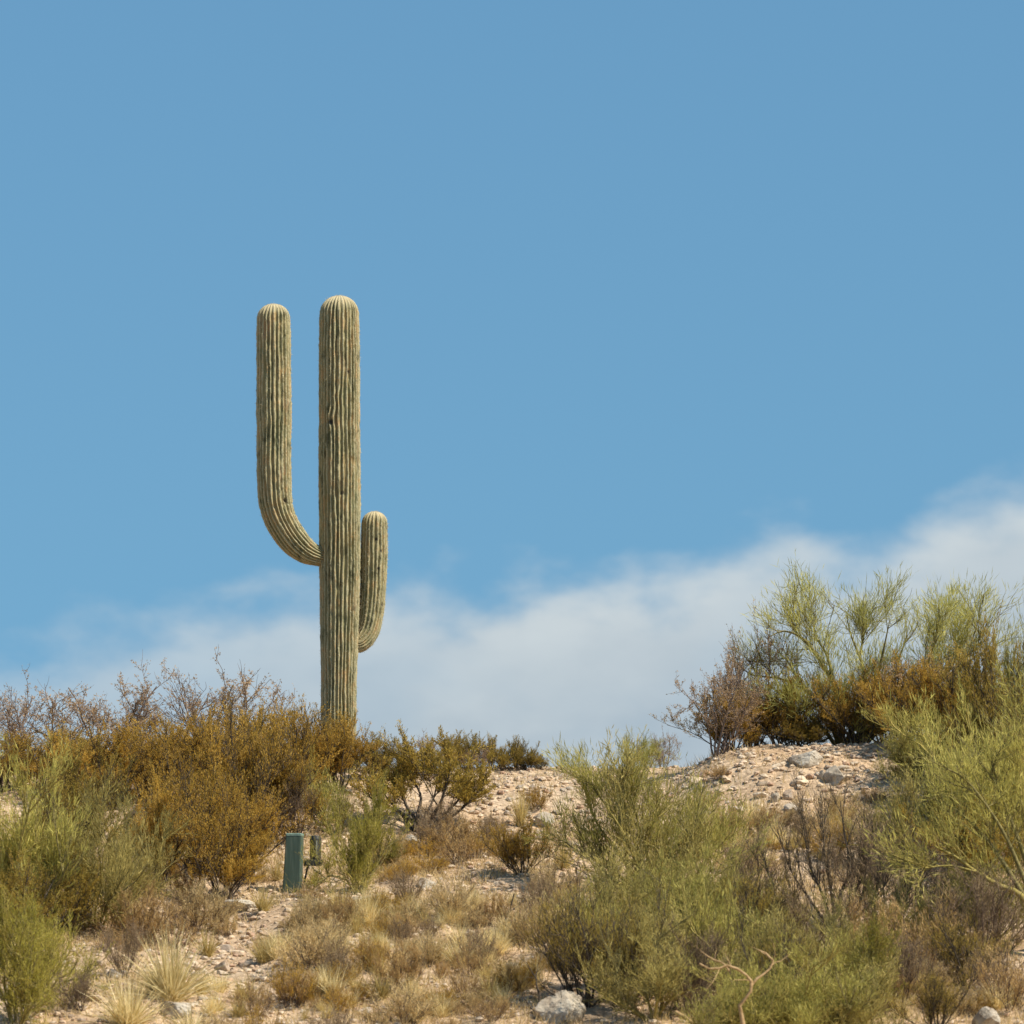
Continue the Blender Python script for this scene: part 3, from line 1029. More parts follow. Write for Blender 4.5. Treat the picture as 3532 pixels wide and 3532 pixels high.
fill(['pvd', 'pvd', 'pv', 'pvd', 'pvd', 'pvd', 'pv', 'pvd', 'pvd', 'pvd', 'pv'], [(2960, 3560, 45.5, 420, 300), (3120, 3300, None, 380, 300), (3400, 3250, None, 420, 330), (2130, 3250, None, 420, 330), (2400, 3420, None, 420, 330), (2640, 3480, None, 420, 340), (2150, 3420, None, 380, 320),
                    (2850, 3400, None, 380, 300), (2520, 3270, None, 340, 280), (2420, 3180, None, 360, 260), (2700, 3580, 45.4, 460, 300)],
     'feathery olive green shrub', SH, 'green shrubs run together on the lower right slope',
     ['at the bottom edge right of the fresh green one', 'right of and below the purple brown shrub', 'under the yellow limbs at the right edge', 'at the foot of the big plume shrub', 'just up and left of the forked bare branch', 'just right of the forked bare branch', 'above and right of the big grey boulder', 'below the purple brown dead shrub', 'between plume shrub and forked bare branch', "right of the big plume shrub's base", 'lowest at the bottom edge beside the forked branch'])
fill(['deadg', 'dead', 'deadg', 'deadg', 'dead', 'brown', 'dead', 'brown', 'dead', 'deadg'], [(2170, 3480, None, 420, 400), (2390, 3520, None, 340, 330), (2600, 3300, None, 380, 330), (2700, 3520, None, 360, 380), (2780, 3290, None, 320, 240), (3000, 3320, None, 320, 220), (3260, 3260, None, 360, 300), (3480, 3480, None, 300, 220), (3120, 3450, None, 280, 230), (3330, 3400, None, 320, 260)],
     'dull dark twigged shrub', SH, 'dark twigged shrubs run together at lower right',
     ['just right of the big grey boulder', "left of the forked bare branch's foot", 'above the forked bare branch', "right of the forked bare branch's foot", 'in front of the purple brown shrub', 'to the right below the purple brown shrub', 'below the yellow limbs at right', 'in the lower right corner by the rough rock', 'left of the dark green corner shrub', 'above the rough rock at lower right'])
fill(['pv', 'pvd', 'pv', 'pv', 'creog'], [(3300, 2900, None, 460, 360), (3480, 2900, None, 460, 420), (3250, 2720, None, 380, 280), (3470, 2700, None, 420, 360), (3380, 3060, None, 420, 300)],
     'green shrub on the right flank', SH, 'green shrubs massed on the right thicket flank',
     ['above the long yellow limb', 'at the right edge behind the yellow limbs', 'highest next to the knoll ground', 'at the right edge under the olive bush', 'lowest, just under the long yellow limb'])
fill(['creog', 'pvd', 'creog', 'creog'], [(180, 3230, None, 380, 380), (420, 3100, None, 340, 340), (70, 3300, None, 340, 330), (250, 2960, None, 400, 380)],
     'olive green shrub at left', SH, 'green shrubs massed at the left edge',
     ['just above the lower left stony bank', 'touching the shaggy brown creosote bush', 'at the frame edge above the bright green shrub', 'highest, behind the feathery green shrub'])


# --- plants with their own limbs
def limbs(pl, d, base):
    out = []
    for pts_, dys, r0, r1 in pl:
        pts_ = np.array(pts_, float)
        P = at(pts_[:, 0], pts_[:, 1], d) - base
        P[:, 1] += np.linspace(dys[0], dys[1], len(P))
        C, _ = catmull(P, max(6, len(P) * 3))
        out.append((C, r0, r1))
    return out


def special(name, seed, px, py, d, pl, label, cat, bark, leafm, leaf, lv1, lv2, lv3=None, extra=()):
    b = base_at(px, py, d)
    st = limbs(pl, b[1], b) + list(extra)
    root = build_plant(name, seed, st, bark, leafm, leaf, lv1, lv2, lv3)
    root.location = b
    return tag(root, label, cat)


# palo verde tree on the knoll
special('palo_verde_tree', 301, 2905, None, 58.2,
        [([(2905, 2608), (2900, 2504), (2880, 2384), (2835, 2304), (2770, 2216), (2700, 2188), (2650, 2208)], (0, -.5), .050, .006),
         ([(2835, 2304), (2790, 2240), (2740, 2184), (2730, 2136)], (-.3, -.2), .022, .004),
         ([(2870, 2360), (2850, 2264), (2810, 2184), (2820, 2120)], (-.3, .2), .024, .004),
         ([(2905, 2600), (2860, 2480), (2790, 2384), (2700, 2336), (2600, 2320), (2550, 2280)], (0, .4), .036, .005),
         ([(2790, 2384), (2720, 2280), (2680, 2240)], (.2, .1), .018, .004),
         ([(2915, 2600), (2950, 2480), (2990, 2360), (2970, 2264), (2940, 2184), (2925, 2112)], (0, .3), .045, .005),
         ([(2970, 2264), (2985, 2184), (2990, 2112)], (.25, .5), .018, .004),
         ([(2920, 2600), (2990, 2480), (3020, 2360), (3040, 2256), (3060, 2152)], (.05, -.4), .040, .005),
         ([(2930, 2600), (3030, 2464), (3090, 2352), (3110, 2264), (3140, 2176)], (.05, .5), .040, .005),
         ([(2940, 2600), (3070, 2456), (3170, 2352), (3200, 2264), (3220, 2216)], (0, -.6), .036, .005),
         ([(2940, 2600), (3100, 2456), (3230, 2360), (3320, 2296), (3410, 2232), (3430, 2192)], (0, .2), .042, .005),
         ([(3230, 2360), (3300, 2272), (3310, 2176)], (.1, .2), .020, .004),
         ([(3300, 2308), (3370, 2224), (3380, 2168)], (.1, -.2), .018, .004),
         ([(3170, 2352), (3240, 2280), (3260, 2208)], (-.3, .3), .018, .004),
         ([(2900, 2600), (2840, 2520), (2760, 2456), (2690, 2440)], (0, -.4), .030, .006)],
        'palo verde tree with green limbs and brushy crown on the knoll', 'tree', B_OLIVE, L_PV_B,
        (15, .13, .0062, .30, .22), (12, .52, .15, .65, .45, .006), (9, .30, .10, .6, .45, .0034))
# big plume shrub in the middle
special('palo_verde_shrub', 302, 2220, 3080, None,
        [([(2220, 3080), (2140, 2950), (2061, 2835), (2027, 2734)], (0, .3), .026, .006),
         ([(2220, 3080), (2186, 2950), (2118, 2821), (2038, 2706), (2005, 2684)], (0, .1), .026, .005),
         ([(2225, 3080), (2232, 2950), (2197, 2835), (2186, 2763)], (0, -.3), .026, .006),
         ([(2232, 3080), (2310, 2950), (2379, 2864), (2424, 2806)], (0, .2), .026, .006),
         ([(2232, 3080), (2356, 2986), (2470, 2922), (2537, 2878)], (0, -.2), .026, .006),
         ([(2215, 3080), (2095, 2994), (1993, 2936), (1936, 2900)], (0, -.2), .026, .006),
         ([(2225, 3080), (2265, 2965), (2300, 2864), (2288, 2799)], (0, .4), .026, .006),
         ([(2232, 3080), (2333, 2994), (2402, 2936), (2480, 2950)], (0, -.5), .02, .006)],
        'big green plume shrub with long feathery twigs in the middle', SH, B_GREEN, L_PV,
        (14, .11, .0072, .36, .28), (11, .48, .22, .5, .4, .006), (8, .29, .12, .5, .45, .003))
# dark stemmed creosote
special('creosote_bush', 303, 1440, 2875, None,
        [([(1439, 2880), (1423, 2836), (1372, 2799), (1311, 2776), (1271, 2747)], (0, -.2), 0.030, 0.008),
         ([(1434, 2880), (1428, 2821), (1400, 2776), (1383, 2717), (1389, 2665)], (0, .2), 0.026, 0.006),
         ([(1439, 2880), (1439, 2813), (1451, 2747), (1428, 2688), (1417, 2628)], (0, .3), 0.025, 0.005),
         ([(1451, 2880), (1484, 2828), (1518, 2776), (1540, 2710), (1557, 2651)], (0, -.2), 0.030, 0.006),
         ([(1451, 2880), (1507, 2843), (1563, 2813), (1619, 2762), (1663, 2710)], (0, .1), 0.030, 0.006),
         ([(1445, 2880), (1462, 2821), (1495, 2747), (1507, 2673)], (0, .4), 0.023, 0.005),
         ([(1428, 2880), (1395, 2821), (1327, 2739), (1316, 2688)], (0, .3), 0.023, 0.005),
         ([(1451, 2880), (1518, 2821), (1585, 2747), (1619, 2673)], (0, .4), 0.025, 0.005),
         ([(1507, 2776), (1451, 2673), (1417, 2606)], (0, .1), 0.009, 0.003)],
        'creosote bush with bare black forking stems and olive crown', SH, B_DARK, L_CREO_G,
        (25, .034, .0098, .7, .55), (12, .36, .50, .7, .35, .0050), (10, .22, .15, .7, .45, .0028))
# purple brown dead shrub
special('twiggy_shrub', 304, 2880, 3230, None,
        [([(2950, 3290), (2905, 3190), (2900, 3080), (2935, 3000), (2915, 2880), (2900, 2760)], (0, .1), .022, .004),
         ([(2900, 3240), (2960, 3130), (2990, 3020), (2975, 2880)], (0, .3), .018, .004),
         ([(2880, 3230), (2840, 3100), (2790, 2980), (2765, 2830)], (0, -.2), .018, .004),
         ([(2880, 3230), (2800, 3110), (2730, 3000), (2700, 2900)], (0, .2), .018, .004),
         ([(2885, 3230), (2870, 3080), (2850, 2950), (2845, 2800)], (0, .4), .018, .004),
         ([(2890, 3230), (3000, 3120), (3060, 3040), (3110, 2960)], (0, -.1), .018, .004),
         ([(2890, 3230), (2950, 3080), (3020, 2960), (3030, 2860)], (0, .5), .018, .004),
         ([(2880, 3230), (2770, 3130), (2680, 3060), (2640, 2990)], (0, .1), .016, .004)],
        'purple brown dead shrub with tall bare stems in front of the knoll', SH, B_DARK, L_GREY,
        (8, .06, .0045, .45, .4), (13, .42, .2, .35, .55, .0055), (7, .24, .2, .42, .5, .003))
# right foreground palo verde with yellow limbs
special('palo_verde_tree', 305, 3560, None, 49.5,
        [([(3600, 3210), (3520, 3090), (3440, 3055), (3360, 3010), (3290, 2960), (3215, 2925)], (0, -.3), .040, .010),
         ([(3600, 3210), (3550, 3000), (3500, 2850), (3440, 2700), (3380, 2620)], (0, .2), .036, .008),
         ([(3610, 3210), (3560, 2960), (3530, 2800), (3520, 2650)], (.1, .1), .036, .008),
         ([(3600, 3210), (3480, 3000), (3380, 2860), (3290, 2780), (3200, 2740)], (0, .3), .034, .008),
         ([(3360, 3010), (3270, 2990), (3180, 3000)], (-.2, -.3), .014, .005),
         ([(3600, 3210), (3500, 2960), (3430, 2830), (3330, 2700), (3260, 2660)], (0, -.3), .03, .008),
         ([(3610, 3210), (3600, 2900), (3570, 2650), (3540, 2480)], (.1, .4), .036, .008)],
        'palo verde tree with bare yellow lower limbs at the right edge', 'tree', B_GREEN, L_PV,
        (14, .11, .0072, .38, .22), (11, .52, .38, .55, .3, .007), (9, .32, .12, .55, .35, .0035))


# bare branches: things of their own
def branch(name, px, py, d, pl, label, bark, lv1=None, seed=1):
    b = base_at(px, py, d)
    r = np.random.default_rng(seed)
    buf = Buf()
    for C, r0, r1 in limbs(pl, b[1], b):
        C = C[::2] if len(C) > 8 else C
        C = C + r.normal(0, .016, C.shape) * np.linspace(0, 1, len(C))[:, None]
        tube(buf, C, np.linspace(r0, r1, len(C)) * r.uniform(.75, 1.3, len(C)), 7)
        if lv1:
            for t in r.uniform(.4, 1, lv1):
                p, tg = along(C, t)
                W_ = wander(r, p, tg + r.normal(0, .5, 3) + [0, 0, .4], r.uniform(.12, .3), 4, .2, .2)
                tube(buf, W_, np.linspace(r1 * .7, r1 * .3, 5), 4)
    o = obj(name, buf.mesh(name, [bark], True), loc=b)
    return tag(o, label, 'branch')


branch('bare_branch', 2562, None, 44.6,
       [([(2565, 3600), (2562, 3530), (2552, 3470), (2588, 3425), (2585, 3370), (2555, 3350), (2515, 3330), (2460, 3345), (2420, 3330)], (0, -.1), .022, .007),
        ([(2588, 3425), (2600, 3385), (2650, 3345), (2665, 3300), (2620, 3280)], (0, .1), .018, .007),
        ([(2515, 3350), (2480, 3310), (2440, 3300)], (0, .1), .010, .004)],
       'forked bare orange tan branch standing among the lower right greenery', B_TAN, 3, 5)
branch('bare_branch', 1750, 3205, None,
       [([(1735, 3205), (1750, 3160), (1762, 3110), (1775, 3080)], (0, 0), .014, .007)],
       'short crooked dark stick upright in the tan grass', B_DARK, 1, 8)
branch('bare_branch', 1900, 3520, None,
       [([(1990, 3560), (1900, 3500), (1850, 3490), (1780, 3530)], (0, .2), .022, .010), ([(1990, 3560), (1940, 3470), (1900, 3420), (1860, 3410)], (0, 0), .018, .007),
        ([(1860, 3460), (1855, 3390), (1830, 3350)], (0, 0), .012, .005)],
       'dark gnarled fallen branch in front of the big grey boulder', B_DARK, 4, 9)
branch('bare_branch', 2350, None, 45.5, [([(2330, 3490), (2360, 3510), (2400, 3530), (2440, 3540)], (0, -.1), .020, .012)],
       'dark stub of a fallen branch at the bottom edge', B_TAN, 2, 10)
branch('bare_branch', 3400, 3460, None, [([(3340, 3470), (3390, 3445), (3440, 3440), (3475, 3438)], (0, .1), .016, .008)],
       'curved pale branch lying above the lower right rock', B_GREEN, 2, 12)
branch('bare_branch', 2790, 3180, None, [([(2785, 3185), (2797, 3130), (2790, 3090)], (0, 0), .018, .012)],
       'short bleached stick at the foot of the purple brown shrub', B_PALE, None, 13)


# ------------------------------------------------------------------ post and small fixture
def post_mat():
    m, t, b = mat('faded_green_plastic')
    tcn = N(t, 'ShaderNodeTexCoord')
    mp = N(t, 'ShaderNodeMapping')
    mp.inputs['Scale'].default_value = (30, 30, 3)
    n = N(t, 'ShaderNodeTexNoise', i_Scale=1.0, i_Detail=5.0)
    t.links.new(tcn.outputs['Object'], mp.inputs[0])
    t.links.new(mp.outputs[0], n.inputs['Vector'])
    t.links.new(ramp(t, n.outputs[0], [(.3, (0.039, 0.067, 0.048)), (.55, (0.063, 0.100, 0.073)), (.75, (0.129, 0.159, 0.119))]), b.inputs['Base Color'])
    b.inputs['Roughness'].default_value = 0.6
    return m


def dark_mat(name, c):
    m, t, b = mat(name)
    tcn = N(t, 'ShaderNodeTexCoord')
    n = N(t, 'ShaderNodeTexNoise', i_Scale=40.0, i_Detail=3.0)
    t.links.new(tcn.outputs['Object'], n.inputs['Vector'])
    t.links.new(ramp(t, n.outputs[0], [(.3, tuple(x * .7 for x in c)), (.7, tuple(x * 1.3 for x in c))]), b.inputs['Base Color'])
    b.inputs['Roughness'].default_value = 0.55
    return m


def loft(rings, closed=True):
    """rings: list of (n,3) arrays; quads between, ngon caps as fans"""
    n = len(rings[0])
    V = np.concatenate(rings + [rings[0].mean(0, keepdims=True), rings[-1].mean(0, keepdims=True)])
    Q, T = [], []
    for i in range(len(rings) - 1):
        for k in range(n):
            k2 = (k + 1) % n
            Q.append((i * n + k, i * n + k2, (i + 1) * n + k2, (i + 1) * n + k))
    c0, c1 = len(V) - 2, len(V) - 1
    o1 = (len(rings) - 1) * n
    for k in range(n):
        k2 = (k + 1) % n
        T.append((k2, k, c0))
        T.append((o1 + k, o1 + k2, c1))
    return V, Q, T


def rrect(w, d, z, r=.012, cx=0, cy=0):
    p = []
    for sx, sy, a0 in ((1, 1, 0), (-1, 1, 90), (-1, -1, 180), (1, -1, 270)):
        for a in (0, 30, 60, 90):
            t = R(a0 + a)
            p.append((cx + sx * (w / 2 - r) + r * math.cos(t), cy + sy * (d / 2 - r) + r * math.sin(t), z))
    return np.array(p)


M_POST = post_mat()
M_POSTCAP = dark_mat('pale_green_cap', (.17, .25, .20))
M_FIX = dark_mat('dark_grey_metal', (.030, .032, .030))
M_FIXL = dark_mat('pale_grey_strip', (.30, .31, .27))
pb = base_at(1007, 3085)
pk = PXM * pb[1]
Hp = 208 * pk
pm = empty('marker_post', pb, 'weathered dark green square post with pale cap beside a green shrub', 'post', rz=R(-9))
lean = 9 * pk
V, Q, T = loft([rrect(.192, .15, -.08, cx=-.006), rrect(.182, .145, Hp * .3, cx=lean * .4), rrect(.170, .14, Hp - .03, cx=lean)])
obj('post_body', mesh('post_body', V, Q, T, [M_POST]), pm)
V, Q, T = loft([rrect(.174, .144, Hp - .029, cx=lean), rrect(.174, .144, Hp - .008, cx=lean), rrect(.160, .13, Hp, cx=lean)])
obj('cap', mesh('cap', V, Q, T, [M_POSTCAP]), pm)
fb = base_at(1048, 3072)
fk = PXM * fb[1]
fx = empty('utility_fixture', fb, 'small dark grey box on a thin leaning stake beside the green post', 'utility box')


def fp(px, py, dy=0.0):
    return at(px, py, fb[1] + dy) - fb


buf = Buf()
tube(buf, np.array([fp(1045, 3090), fp(1050, 3040), fp(1058, 3005), fp(1066, 2970)]), .011, 8)
obj('stake', buf.mesh('stake', [M_FIX], True), fx)
c = fp(1088, 2975)
V, Q, T = loft([rrect(.19, .13, c[2] - .035, .02, c[0] - .03), rrect(.20, .14, c[2] + .005, .02, c[0] - .02), rrect(.20, .14, c[2] + .03, .02, c[0] - .01)])
obj('bracket', mesh('bracket', V, Q, T, [M_FIX]), fx)
th = np.arange(20) / 20 * 2 * np.pi
circ = lambda rr, z: np.stack([c[0] + rr * np.cos(th), rr * np.sin(th), np.full(20, z)], -1)
V, Q, T = loft([circ(.055, c[2] + .03), circ(.060, c[2] + .06), circ(.060, c[2] + .25), circ(.052, c[2] + .28), circ(.03, c[2] + .285)])
obj('canister', mesh('canister', V, Q, T, [M_FIX]), fx)
V, Q, T = loft([rrect(.014, .012, c[2] + .05, .003, c[0] + .012, -.062), rrect(.014, .012, c[2] + .23, .003, c[0] + .012, -.062)])
obj('strip', mesh('strip', V, Q, T, [M_FIXL]), fx)


# ------------------------------------------------------------------ rocks and stones
def ico(sub):
    t = (1 + 5 ** .5) / 2
    V = [(-1, t, 0), (1, t, 0), (-1, -t, 0), (1, -t, 0), (0, -1, t), (0, 1, t), (0, -1, -t), (0, 1, -t), (t, 0, -1), (t, 0, 1), (-t, 0, -1), (-t, 0, 1)]
    Fc = [(0, 11, 5), (0, 5, 1), (0, 1, 7), (0, 7, 10), (0, 10, 11), (1, 5, 9), (5, 11, 4), (11, 10, 2), (10, 7, 6), (7, 1, 8), (3, 9, 4), (3, 4, 2), (3, 2, 6), (3, 6, 8), (3, 8, 9), (4, 9, 5), (2, 4, 11), (6, 2, 10), (8, 6, 7), (9, 8, 1)]
    V = [np.array(v) / np.linalg.norm(v) for v in V]
    for _ in range(sub):
        mid, F2 = {}, []

        def m(a, b):
            key = (min(a, b), max(a, b))
            if key not in mid:
                v = V[a] + V[b]
                V.append(v / np.linalg.norm(v))
                mid[key] = len(V) - 1
            return mid[key]
        for a, b, c in Fc:
            ab, bc, ca = m(a, b), m(b, c), m(c, a)
            F2 += [(a, ab, ca), (b, bc, ab), (c, ca, bc), (ab, bc, ca)]
        Fc = F2
    return np.array(V), np.array(Fc)


def rock_shape(seed, sub, flat=.6, cuts=7):
    r = np.random.default_rng(seed)
    V, Fc = ico(sub)
    for _ in range(cuts):
        n = unit(r.normal(0, 1, 3))
        h = r.uniform(.45, .8)
        d = V @ n
        V = V - np.clip(d - h, 0, None)[:, None] * n[None] * .92
    if sub >= 2:
        V = V * (1 + .13 * fbm(V[:, 0] * 2.6 + seed, V[:, 1] * 2.6 + V[:, 2] * 2.3, seed, 2) + .07 * fbm(V[:, 0] * 9 + seed, V[:, 1] * 9 + V[:, 2] * 8, seed + 7, 3))[:, None]
    V = V * np.array([r.uniform(.9, 1.15), r.uniform(.75, 1.0), flat * r.uniform(.85, 1.2)])
    V = V / np.array([np.ptp(V[:, 0]), np.ptp(V[:, 0]), np.ptp(V[:, 2])])
    return V, Fc


def boulder(seed, px, py, w, h, m, label, sink=.3, rz=0.0, cuts=7, sub=4, d=None):
    V, Fc = rock_shape(seed, sub, cuts=cuts)
    b = base_at(px, py, d)
    k = PXM * b[1]
    V = V * np.array([w * k, w * k * .85, h * k / (1 - sink) * 1.02])
    o = obj('rock', mesh('rock', V, tris=Fc, mats=[m], smooth=False), loc=b + np.array([0, 0, h * k * (.5 - sink * .6)]))
    o.rotation_euler = (prng.uniform(-.1, .1), prng.uniform(-.08, .08), rz)
    return tag(o, label, 'rock')


boulder(1, 605, 3508, 110, 52, M_ROCK_W, 'white flat topped block of rock right of the blond tufts', rz=.2, cuts=9)
boulder(42, 1935, 3520, 185, 100, M_ROCK_G, 'big pale grey boulder behind the dark fallen branch', rz=.6)
boulder(43, 3400, 3550, 120, 70, M_ROCK_G, 'rough grey rock in the lower right corner', rz=1.2)
boulder(4, 2770, 2640, 115, 48, M_ROCK_W, 'pale ledge rock under the knoll bushes', rz=.3)
boulder(35, 2885, 2705, 105, 52, M_ROCK_G, 'grey boulder on the knoll right of the ledge rock', rz=2.0)
boulder(6, 1410, 2915, 72, 32, M_ROCK_G, 'flat bluish grey rock under the black forking stems', rz=.5)
boulder(7, 1880, 2850, 80, 42, M_ROCK_W, 'whitish rock on the pale ridge below the yellow tuft', rz=.9)
boulder(8, 820, 3140, 130, 28, M_ROCK_G, 'long flat grey rock at the top of the stony wash', rz=.1)
boulder(9, 2720, 2760, 42, 34, M_ROCK_T, 'rounded cream rock on the knoll face', rz=.1)
boulder(10, 2675, 2765, 36, 30, M_ROCK_G, 'small shadowed grey rock beside the cream one', rz=1.1)
boulder(11, 2835, 2680, 45, 26, M_ROCK_W, 'white rock between ledge and grey boulder', rz=1.8)
boulder(12, 1235, 3125, 52, 30, M_ROCK_W, 'small white rock below the post shrub', rz=.4)
boulder(13, 1780, 3345, 90, 28, M_ROCK_G, 'long low grey rock right of the tan grass', rz=.15)
boulder(14, 400, 3375, 60, 30, M_ROCK_W, 'pale rock on the lower left bank', rz=.7)
boulder(15, 770, 3345, 70, 30, M_ROCK_T, 'buff rock at the edge of the stony wash', rz=2.2)
boulder(16, 475, 2830, 110, 70, M_ROCK_T, 'pinkish boulder half hidden in the left thicket', rz=1.0, d=56.0)
boulder(17, 170, 3100, 60, 60, M_ROCK_G, 'grey boulder behind the left edge shrubs', rz=.2, d=52.0)
boulder(18, 1480, 3062, 70, 26, M_ROCK_W, 'cream rock under the olive mat on the gravel', rz=.3)
boulder(19, 1330, 2985, 50, 24, M_ROCK_W, 'pale rock among the low bright green shrub', rz=1.4)
boulder(20, 2150, 2660, 60, 26, M_ROCK_T, 'tan rock on the saddle behind the plume shrub', rz=.5, d=59.6)

STONES = [mesh('stone', *(lambda s: (s[0], None, s[1]))(rock_shape(900 + i, 1, .6, 6)), mats=[M_STONE], fattr={'tint': np.full(80, i * .13)}) for i in range(9)]
zones = [  # px0, px1, py0, py1, weight, min, max, phrase
    (640, 960, 3090, 3460, 85, 14, 66, 'in the stony wash'),
    (1230, 1900, 2890, 3110, 50, 12, 50, 'on the gravel right of the post'),
    (1640, 2020, 2655, 2860, 25, 8, 26, 'on the bare pale ridge'),
    (2380, 2980, 2610, 2920, 100, 12, 64, 'on the face of the knoll'),
    (230, 470, 3230, 3500, 38, 14, 62, 'on the lower left bank'),
]
shades = ['pale', 'pinkish', 'grey', 'buff']
srng = np.random.default_rng(77)
for x0, x1, y0, y1, n, s0, s1, ph in zones:
    px, py = srng.uniform(x0, x1, n), srng.uniform(y0, y1, n)
    Pz = hit(px, py)
    big = s0 + (s1 - s0) * srng.random(n) ** 2.2
    for i in range(n):
        w = big[i] * PXM * Pz[i, 1]
        o = obj('stone', STONES[int(srng.integers(9))], loc=Pz[i] + np.array([0, 0, w * .03]))
        hh = srng.uniform(.35, .62)
        o.scale = (w, w * srng.uniform(.7, 1.1), w * hh)
        o.rotation_euler = (srng.uniform(-.3, .3), srng.uniform(-.3, .3), srng.uniform(0, 6.28))
        f_ = (big[i] - s0) / (s1 - s0)
        tag(o, ('small ' if f_ < .25 else 'middling ' if f_ < .6 else 'large ') + ('flat' if hh < .45 else 'chunky') + ' loose stone ' + ph + ', ' + part_of(px[i], py[i], x0, x1, y0, y1), 'stone', 'loose stones ' + ph)

# gravel nobody could count
gr = np.random.default_rng(81)
ng = 34000
x = gr.uniform(-7, 7, ng)
y = gr.uniform(44.5, 61.5, ng)
keep = gr.random(ng) < .35 + .65 * (vnoise(x * .9, y * .6, 3) > .42)
x, y = x[keep], y[keep]
ng = len(x)
gvars = [rock_shape(950 + i, 0, .6, 3) for i in range(6)]
which = gr.integers(0, 6, ng)
sz = .02 + .09 * gr.random(ng) ** 3
an = gr.uniform(0, 6.28, ng)
Vg, Tg, tg_, n0 = [], [], [], 0
for w in range(6):
    idx = np.where(which == w)[0]
    v, f = gvars[w]
    s, a = sz[idx][:, None, None], an[idx][:, None]
    vx = v[None, :, 0] * np.cos(a) - v[None, :, 1] * np.sin(a)
    vy = v[None, :, 0] * np.sin(a) + v[None, :, 1] * np.cos(a)
    vv = np.stack([vx, vy, np.broadcast_to(v[None, :, 2] * .55, vx.shape)], -1) * s
    vv = vv + np.stack([x[idx], y[idx], gz(x[idx], y[idx]) + sz[idx] * .1], -1)[:, None]
    Vg.append(vv.reshape(-1, 3))
    Tg.append((np.arange(len(idx))[:, None, None] * len(v) + f[None] + n0).reshape(-1, 3))
    n0 += len(idx) * len(v)
    tg_.append(np.repeat(gr.random(len(idx)), len(f)))
tag(obj('gravel', mesh('gravel', np.concatenate(Vg), tris=np.concatenate(Tg), mats=[M_STONE], fattr={'tint': np.concatenate(tg_)})),
    'small loose gravel strewn over the hillside', kind='stuff')

# ------------------------------------------------------------------ low tan shrubs and grass tufts on the open slope
low = [  # kind, px, py, w, h, label, cat
    ('tan', 1090, 3345, 270, 150, 'broad tan domed shrub on the open slope below the post', SH),
    ('olive', 1000, 3470, 190, 150, 'olive brown shrub below the broad tan dome', SH),
    ('brown', 1390, 3420, 230, 170, 'brown shrub with dark core in the middle of the open slope', SH),
    ('tan', 1400, 3530, 260, 140, 'tan domed shrub at the bottom of the open slope', SH),
    ('brown', 1610, 3450, 170, 120, 'dark brown shrub left of the grey boulder', SH),
    ('grey', 1640, 3330, 220, 130, 'grey dead shrub right of the open slope', SH),
    ('brown', 1180, 3220, 170, 130, 'greyish brown shrub in the middle of the open slope top', SH),
    ('tan', 1060, 3220, 150, 120, 'small tan twiggy shrub under the green post', SH),
    ('tan', 1560, 3170, 220, 130, 'tan shrub left of the crooked dark stick', SH),
    ('tan', 1850, 3270, 240, 180, 'tan shrub under the crooked dark stick', SH),
    ('grey', 1900, 3200, 200, 170, 'greyish tan shrub right of the crooked dark stick', SH),
    ('brown', 880, 3510, 170, 140, 'brown shrub at the lower end of the stony wash', SH),
    ('olive', 900, 3570, 180, 150, 'olive brown clump at the bottom edge right of the white rock', SH),
    ('grey', 1150, 3570, 260, 150, 'grey twiggy shrub at the bottom edge', SH),
    ('brown', 1540, 3570, 220, 120, 'brown shrub at the bottom edge left of the fallen branch', SH),
    ('brown', 1700, 3520, 200, 100, 'low brown shrub touching the fallen branch', SH),
    ('tan', 1760, 3420, 180, 110, 'tan shrub behind the fallen branch', SH),
    ('tan', 930, 3300, 120, 80, 'little tan shrub on the right bank of the wash', SH),
    ('brown', 1270, 3340, 130, 100, 'little brown shrub right of the broad tan dome', SH),
    ('grey', 1390, 3260, 140, 90, 'grey brown clump among pale grass', SH),
    ('tan', 1480, 3330, 160, 110, 'tan clump right of the brown dark core shrub', SH),
    ('tan', 870, 3050, 120, 80, 'small tan shrub left of the green post foot', SH),
    ('brown', 1080, 3110, 130, 60, 'low brown litter clump at the foot of the post', SH),
    ('tan', 2440, 2780, 110, 45, 'tan clump on the knoll face left of the cream rock', SH),
    ('tan', 2620, 2870, 150, 80, 'tan clump low on the knoll face', SH),
    ('brown', 2480, 2690, 110, 45, 'brown clump at the left foot of the knoll bushes', SH),
    ('tan', 2900, 2830, 180, 100, 'tan clump below the grey knoll boulder', SH),
    ('brown', 3020, 2770, 150, 60, 'brown clump right of the grey knoll boulder', SH),
    ('brown', 640, 3110, 170, 110, 'brown clump under the low creosote bush', SH),
    ('grey', 1900, 3350, 160, 90, 'grey clump above the big grey boulder', SH),
    ('brown', 1500, 2950, 130, 60, 'brown mat beside the flat bluish rock', SH),
    ('tan', 3330, 3500, 160, 90, 'tan clump left of the lower right rock', SH),
    ('tan', 760, 3560, 200, 110, 'tan clump at the bottom edge by the white rock', SH),
]
for kd, px, py, w, h, lab, cat in low:
    plant(kd, px, py if py < 3535 else None, w, h, lab, cat, d=None if py < 3535 else 46.0 - (py - 3535) * .012)
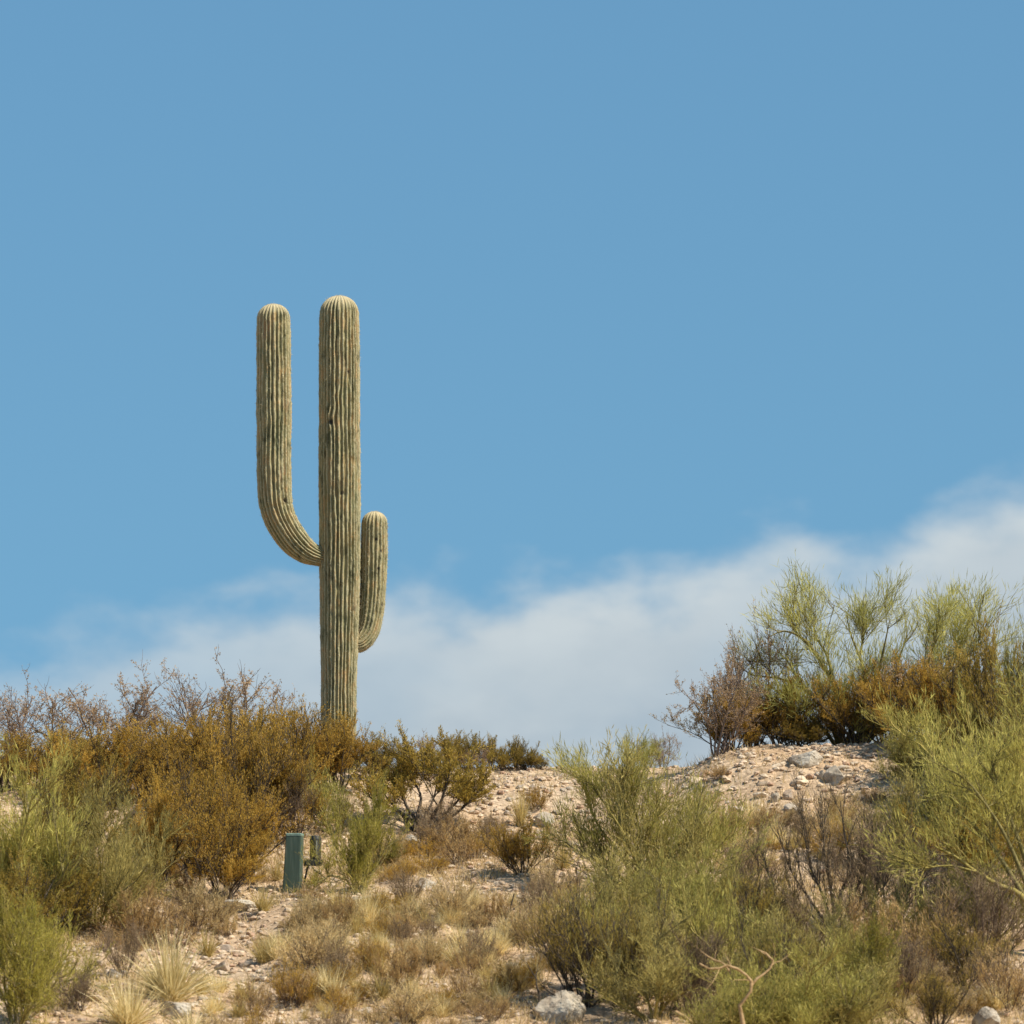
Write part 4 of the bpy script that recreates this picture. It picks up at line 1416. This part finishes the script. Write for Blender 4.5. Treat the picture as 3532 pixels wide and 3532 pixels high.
for kd, word in (('tan', 'tan'), ('brown', 'brown'), ('grey', 'greyish'), ('olive', 'olive')):
    for x0, x1, y0, y1, n, ph in ((1000, 1880, 3120, 3520, 11, 'open slope in the middle'), (380, 800, 3040, 3300, 3, 'bank left of the stony wash'),
                                  (2380, 3000, 2840, 3000, 3, 'face of the knoll'), (2950, 3520, 3250, 3520, 4, 'lower right slope'), (1250, 1700, 2880, 3060, 3, 'gravel below the black stemmed bush')):
        for i in range(n):
            w = srng.uniform(80, 190)
            qx, qy = srng.uniform(x0, x1), srng.uniform(y0, y1)
            plant(kd, qx, qy, w, w * srng.uniform(.45, .75), '%s low %s dry shrub, %s of the %s' % ('broad' if w > 135 else 'small', word, part_of(qx, qy, x0, x1, y0, y1), ph), SH, 'low dry shrubs scattered on the ' + ph)
tz = [  # scattered grass tufts: px0, px1, py0, py1, count, phrase
    (1250, 1800, 3110, 3330, 42, 'on the open slope below the gravel'),
    (900, 1300, 3130, 3330, 22, 'on the slope below the green post'),
    (1050, 1850, 3330, 3530, 34, 'at the bottom of the open slope'),
    (2400, 2950, 2860, 2990, 12, 'on the lower face of the knoll'),
    (520, 860, 3400, 3530, 14, 'beside the foot of the stony wash'),
    (3050, 3500, 3300, 3520, 16, 'between the lower right shrubs'),
]
for x0, x1, y0, y1, n, ph in tz:
    for i in range(n):
        kd = 'gold' if srng.random() < .45 else 'straw'
        h = srng.uniform(42, 112)
        lab = ('short ' if h < 64 else 'middling ' if h < 88 else 'tall ') + ('golden' if kd == 'gold' else 'blond') + ' dry grass tuft '
        qx, qy = srng.uniform(x0, x1), srng.uniform(y0, y1)
        plant(kd, qx, qy, h * srng.uniform(.9, 1.6), h, lab + ph + ', ' + part_of(qx, qy, x0, x1, y0, y1), 'grass tuft', 'dry grass tufts ' + ph)

# unused prototypes leave the scene
for lst in PROTO.values():
    for p in lst:
        if p.name in FRESH:
            for ch in list(p.children):
                bpy.data.objects.remove(ch)
            bpy.data.objects.remove(p)

# dead grass and litter nobody could count
nb = 120000
x = gr.uniform(-6.8, 6.8, nb)
y = gr.uniform(44.5, 59.5, nb)
dens = vnoise(x * 1.3, y * 1.0, 41) * .7 + vnoise(x * 4, y * 3, 43) * .3
wash = np.exp(-((x + 2.9 + (y - 50) * .12) / .6) ** 2)
k = (dens > .40) & (gr.random(nb) > wash) & ((y < 55.5) | (gr.random(nb) < .25))
x, y = x[k], y[k]
nb = len(x)
P = np.stack([x, y, gz(x, y) - .01], -1)
D = unit(np.stack([gr.normal(0, .5, nb), gr.normal(0, .5, nb), np.ones(nb)], -1))
sd_ = unit(np.cross(D, gr.normal(0, 1, (nb, 3)))) * .0045
L = gr.uniform(.04, .20, nb)[:, None]
V = np.stack([P - sd_, P + sd_, P + D * L], 1).reshape(-1, 3)
tag(obj('dry_grass', mesh('dry_grass', V, tris=np.arange(nb * 3).reshape(-1, 3), mats=[L_TAN], fattr={'tint': gr.random(nb)})),
    'thin dead grass and litter between the shrubs', kind='stuff')
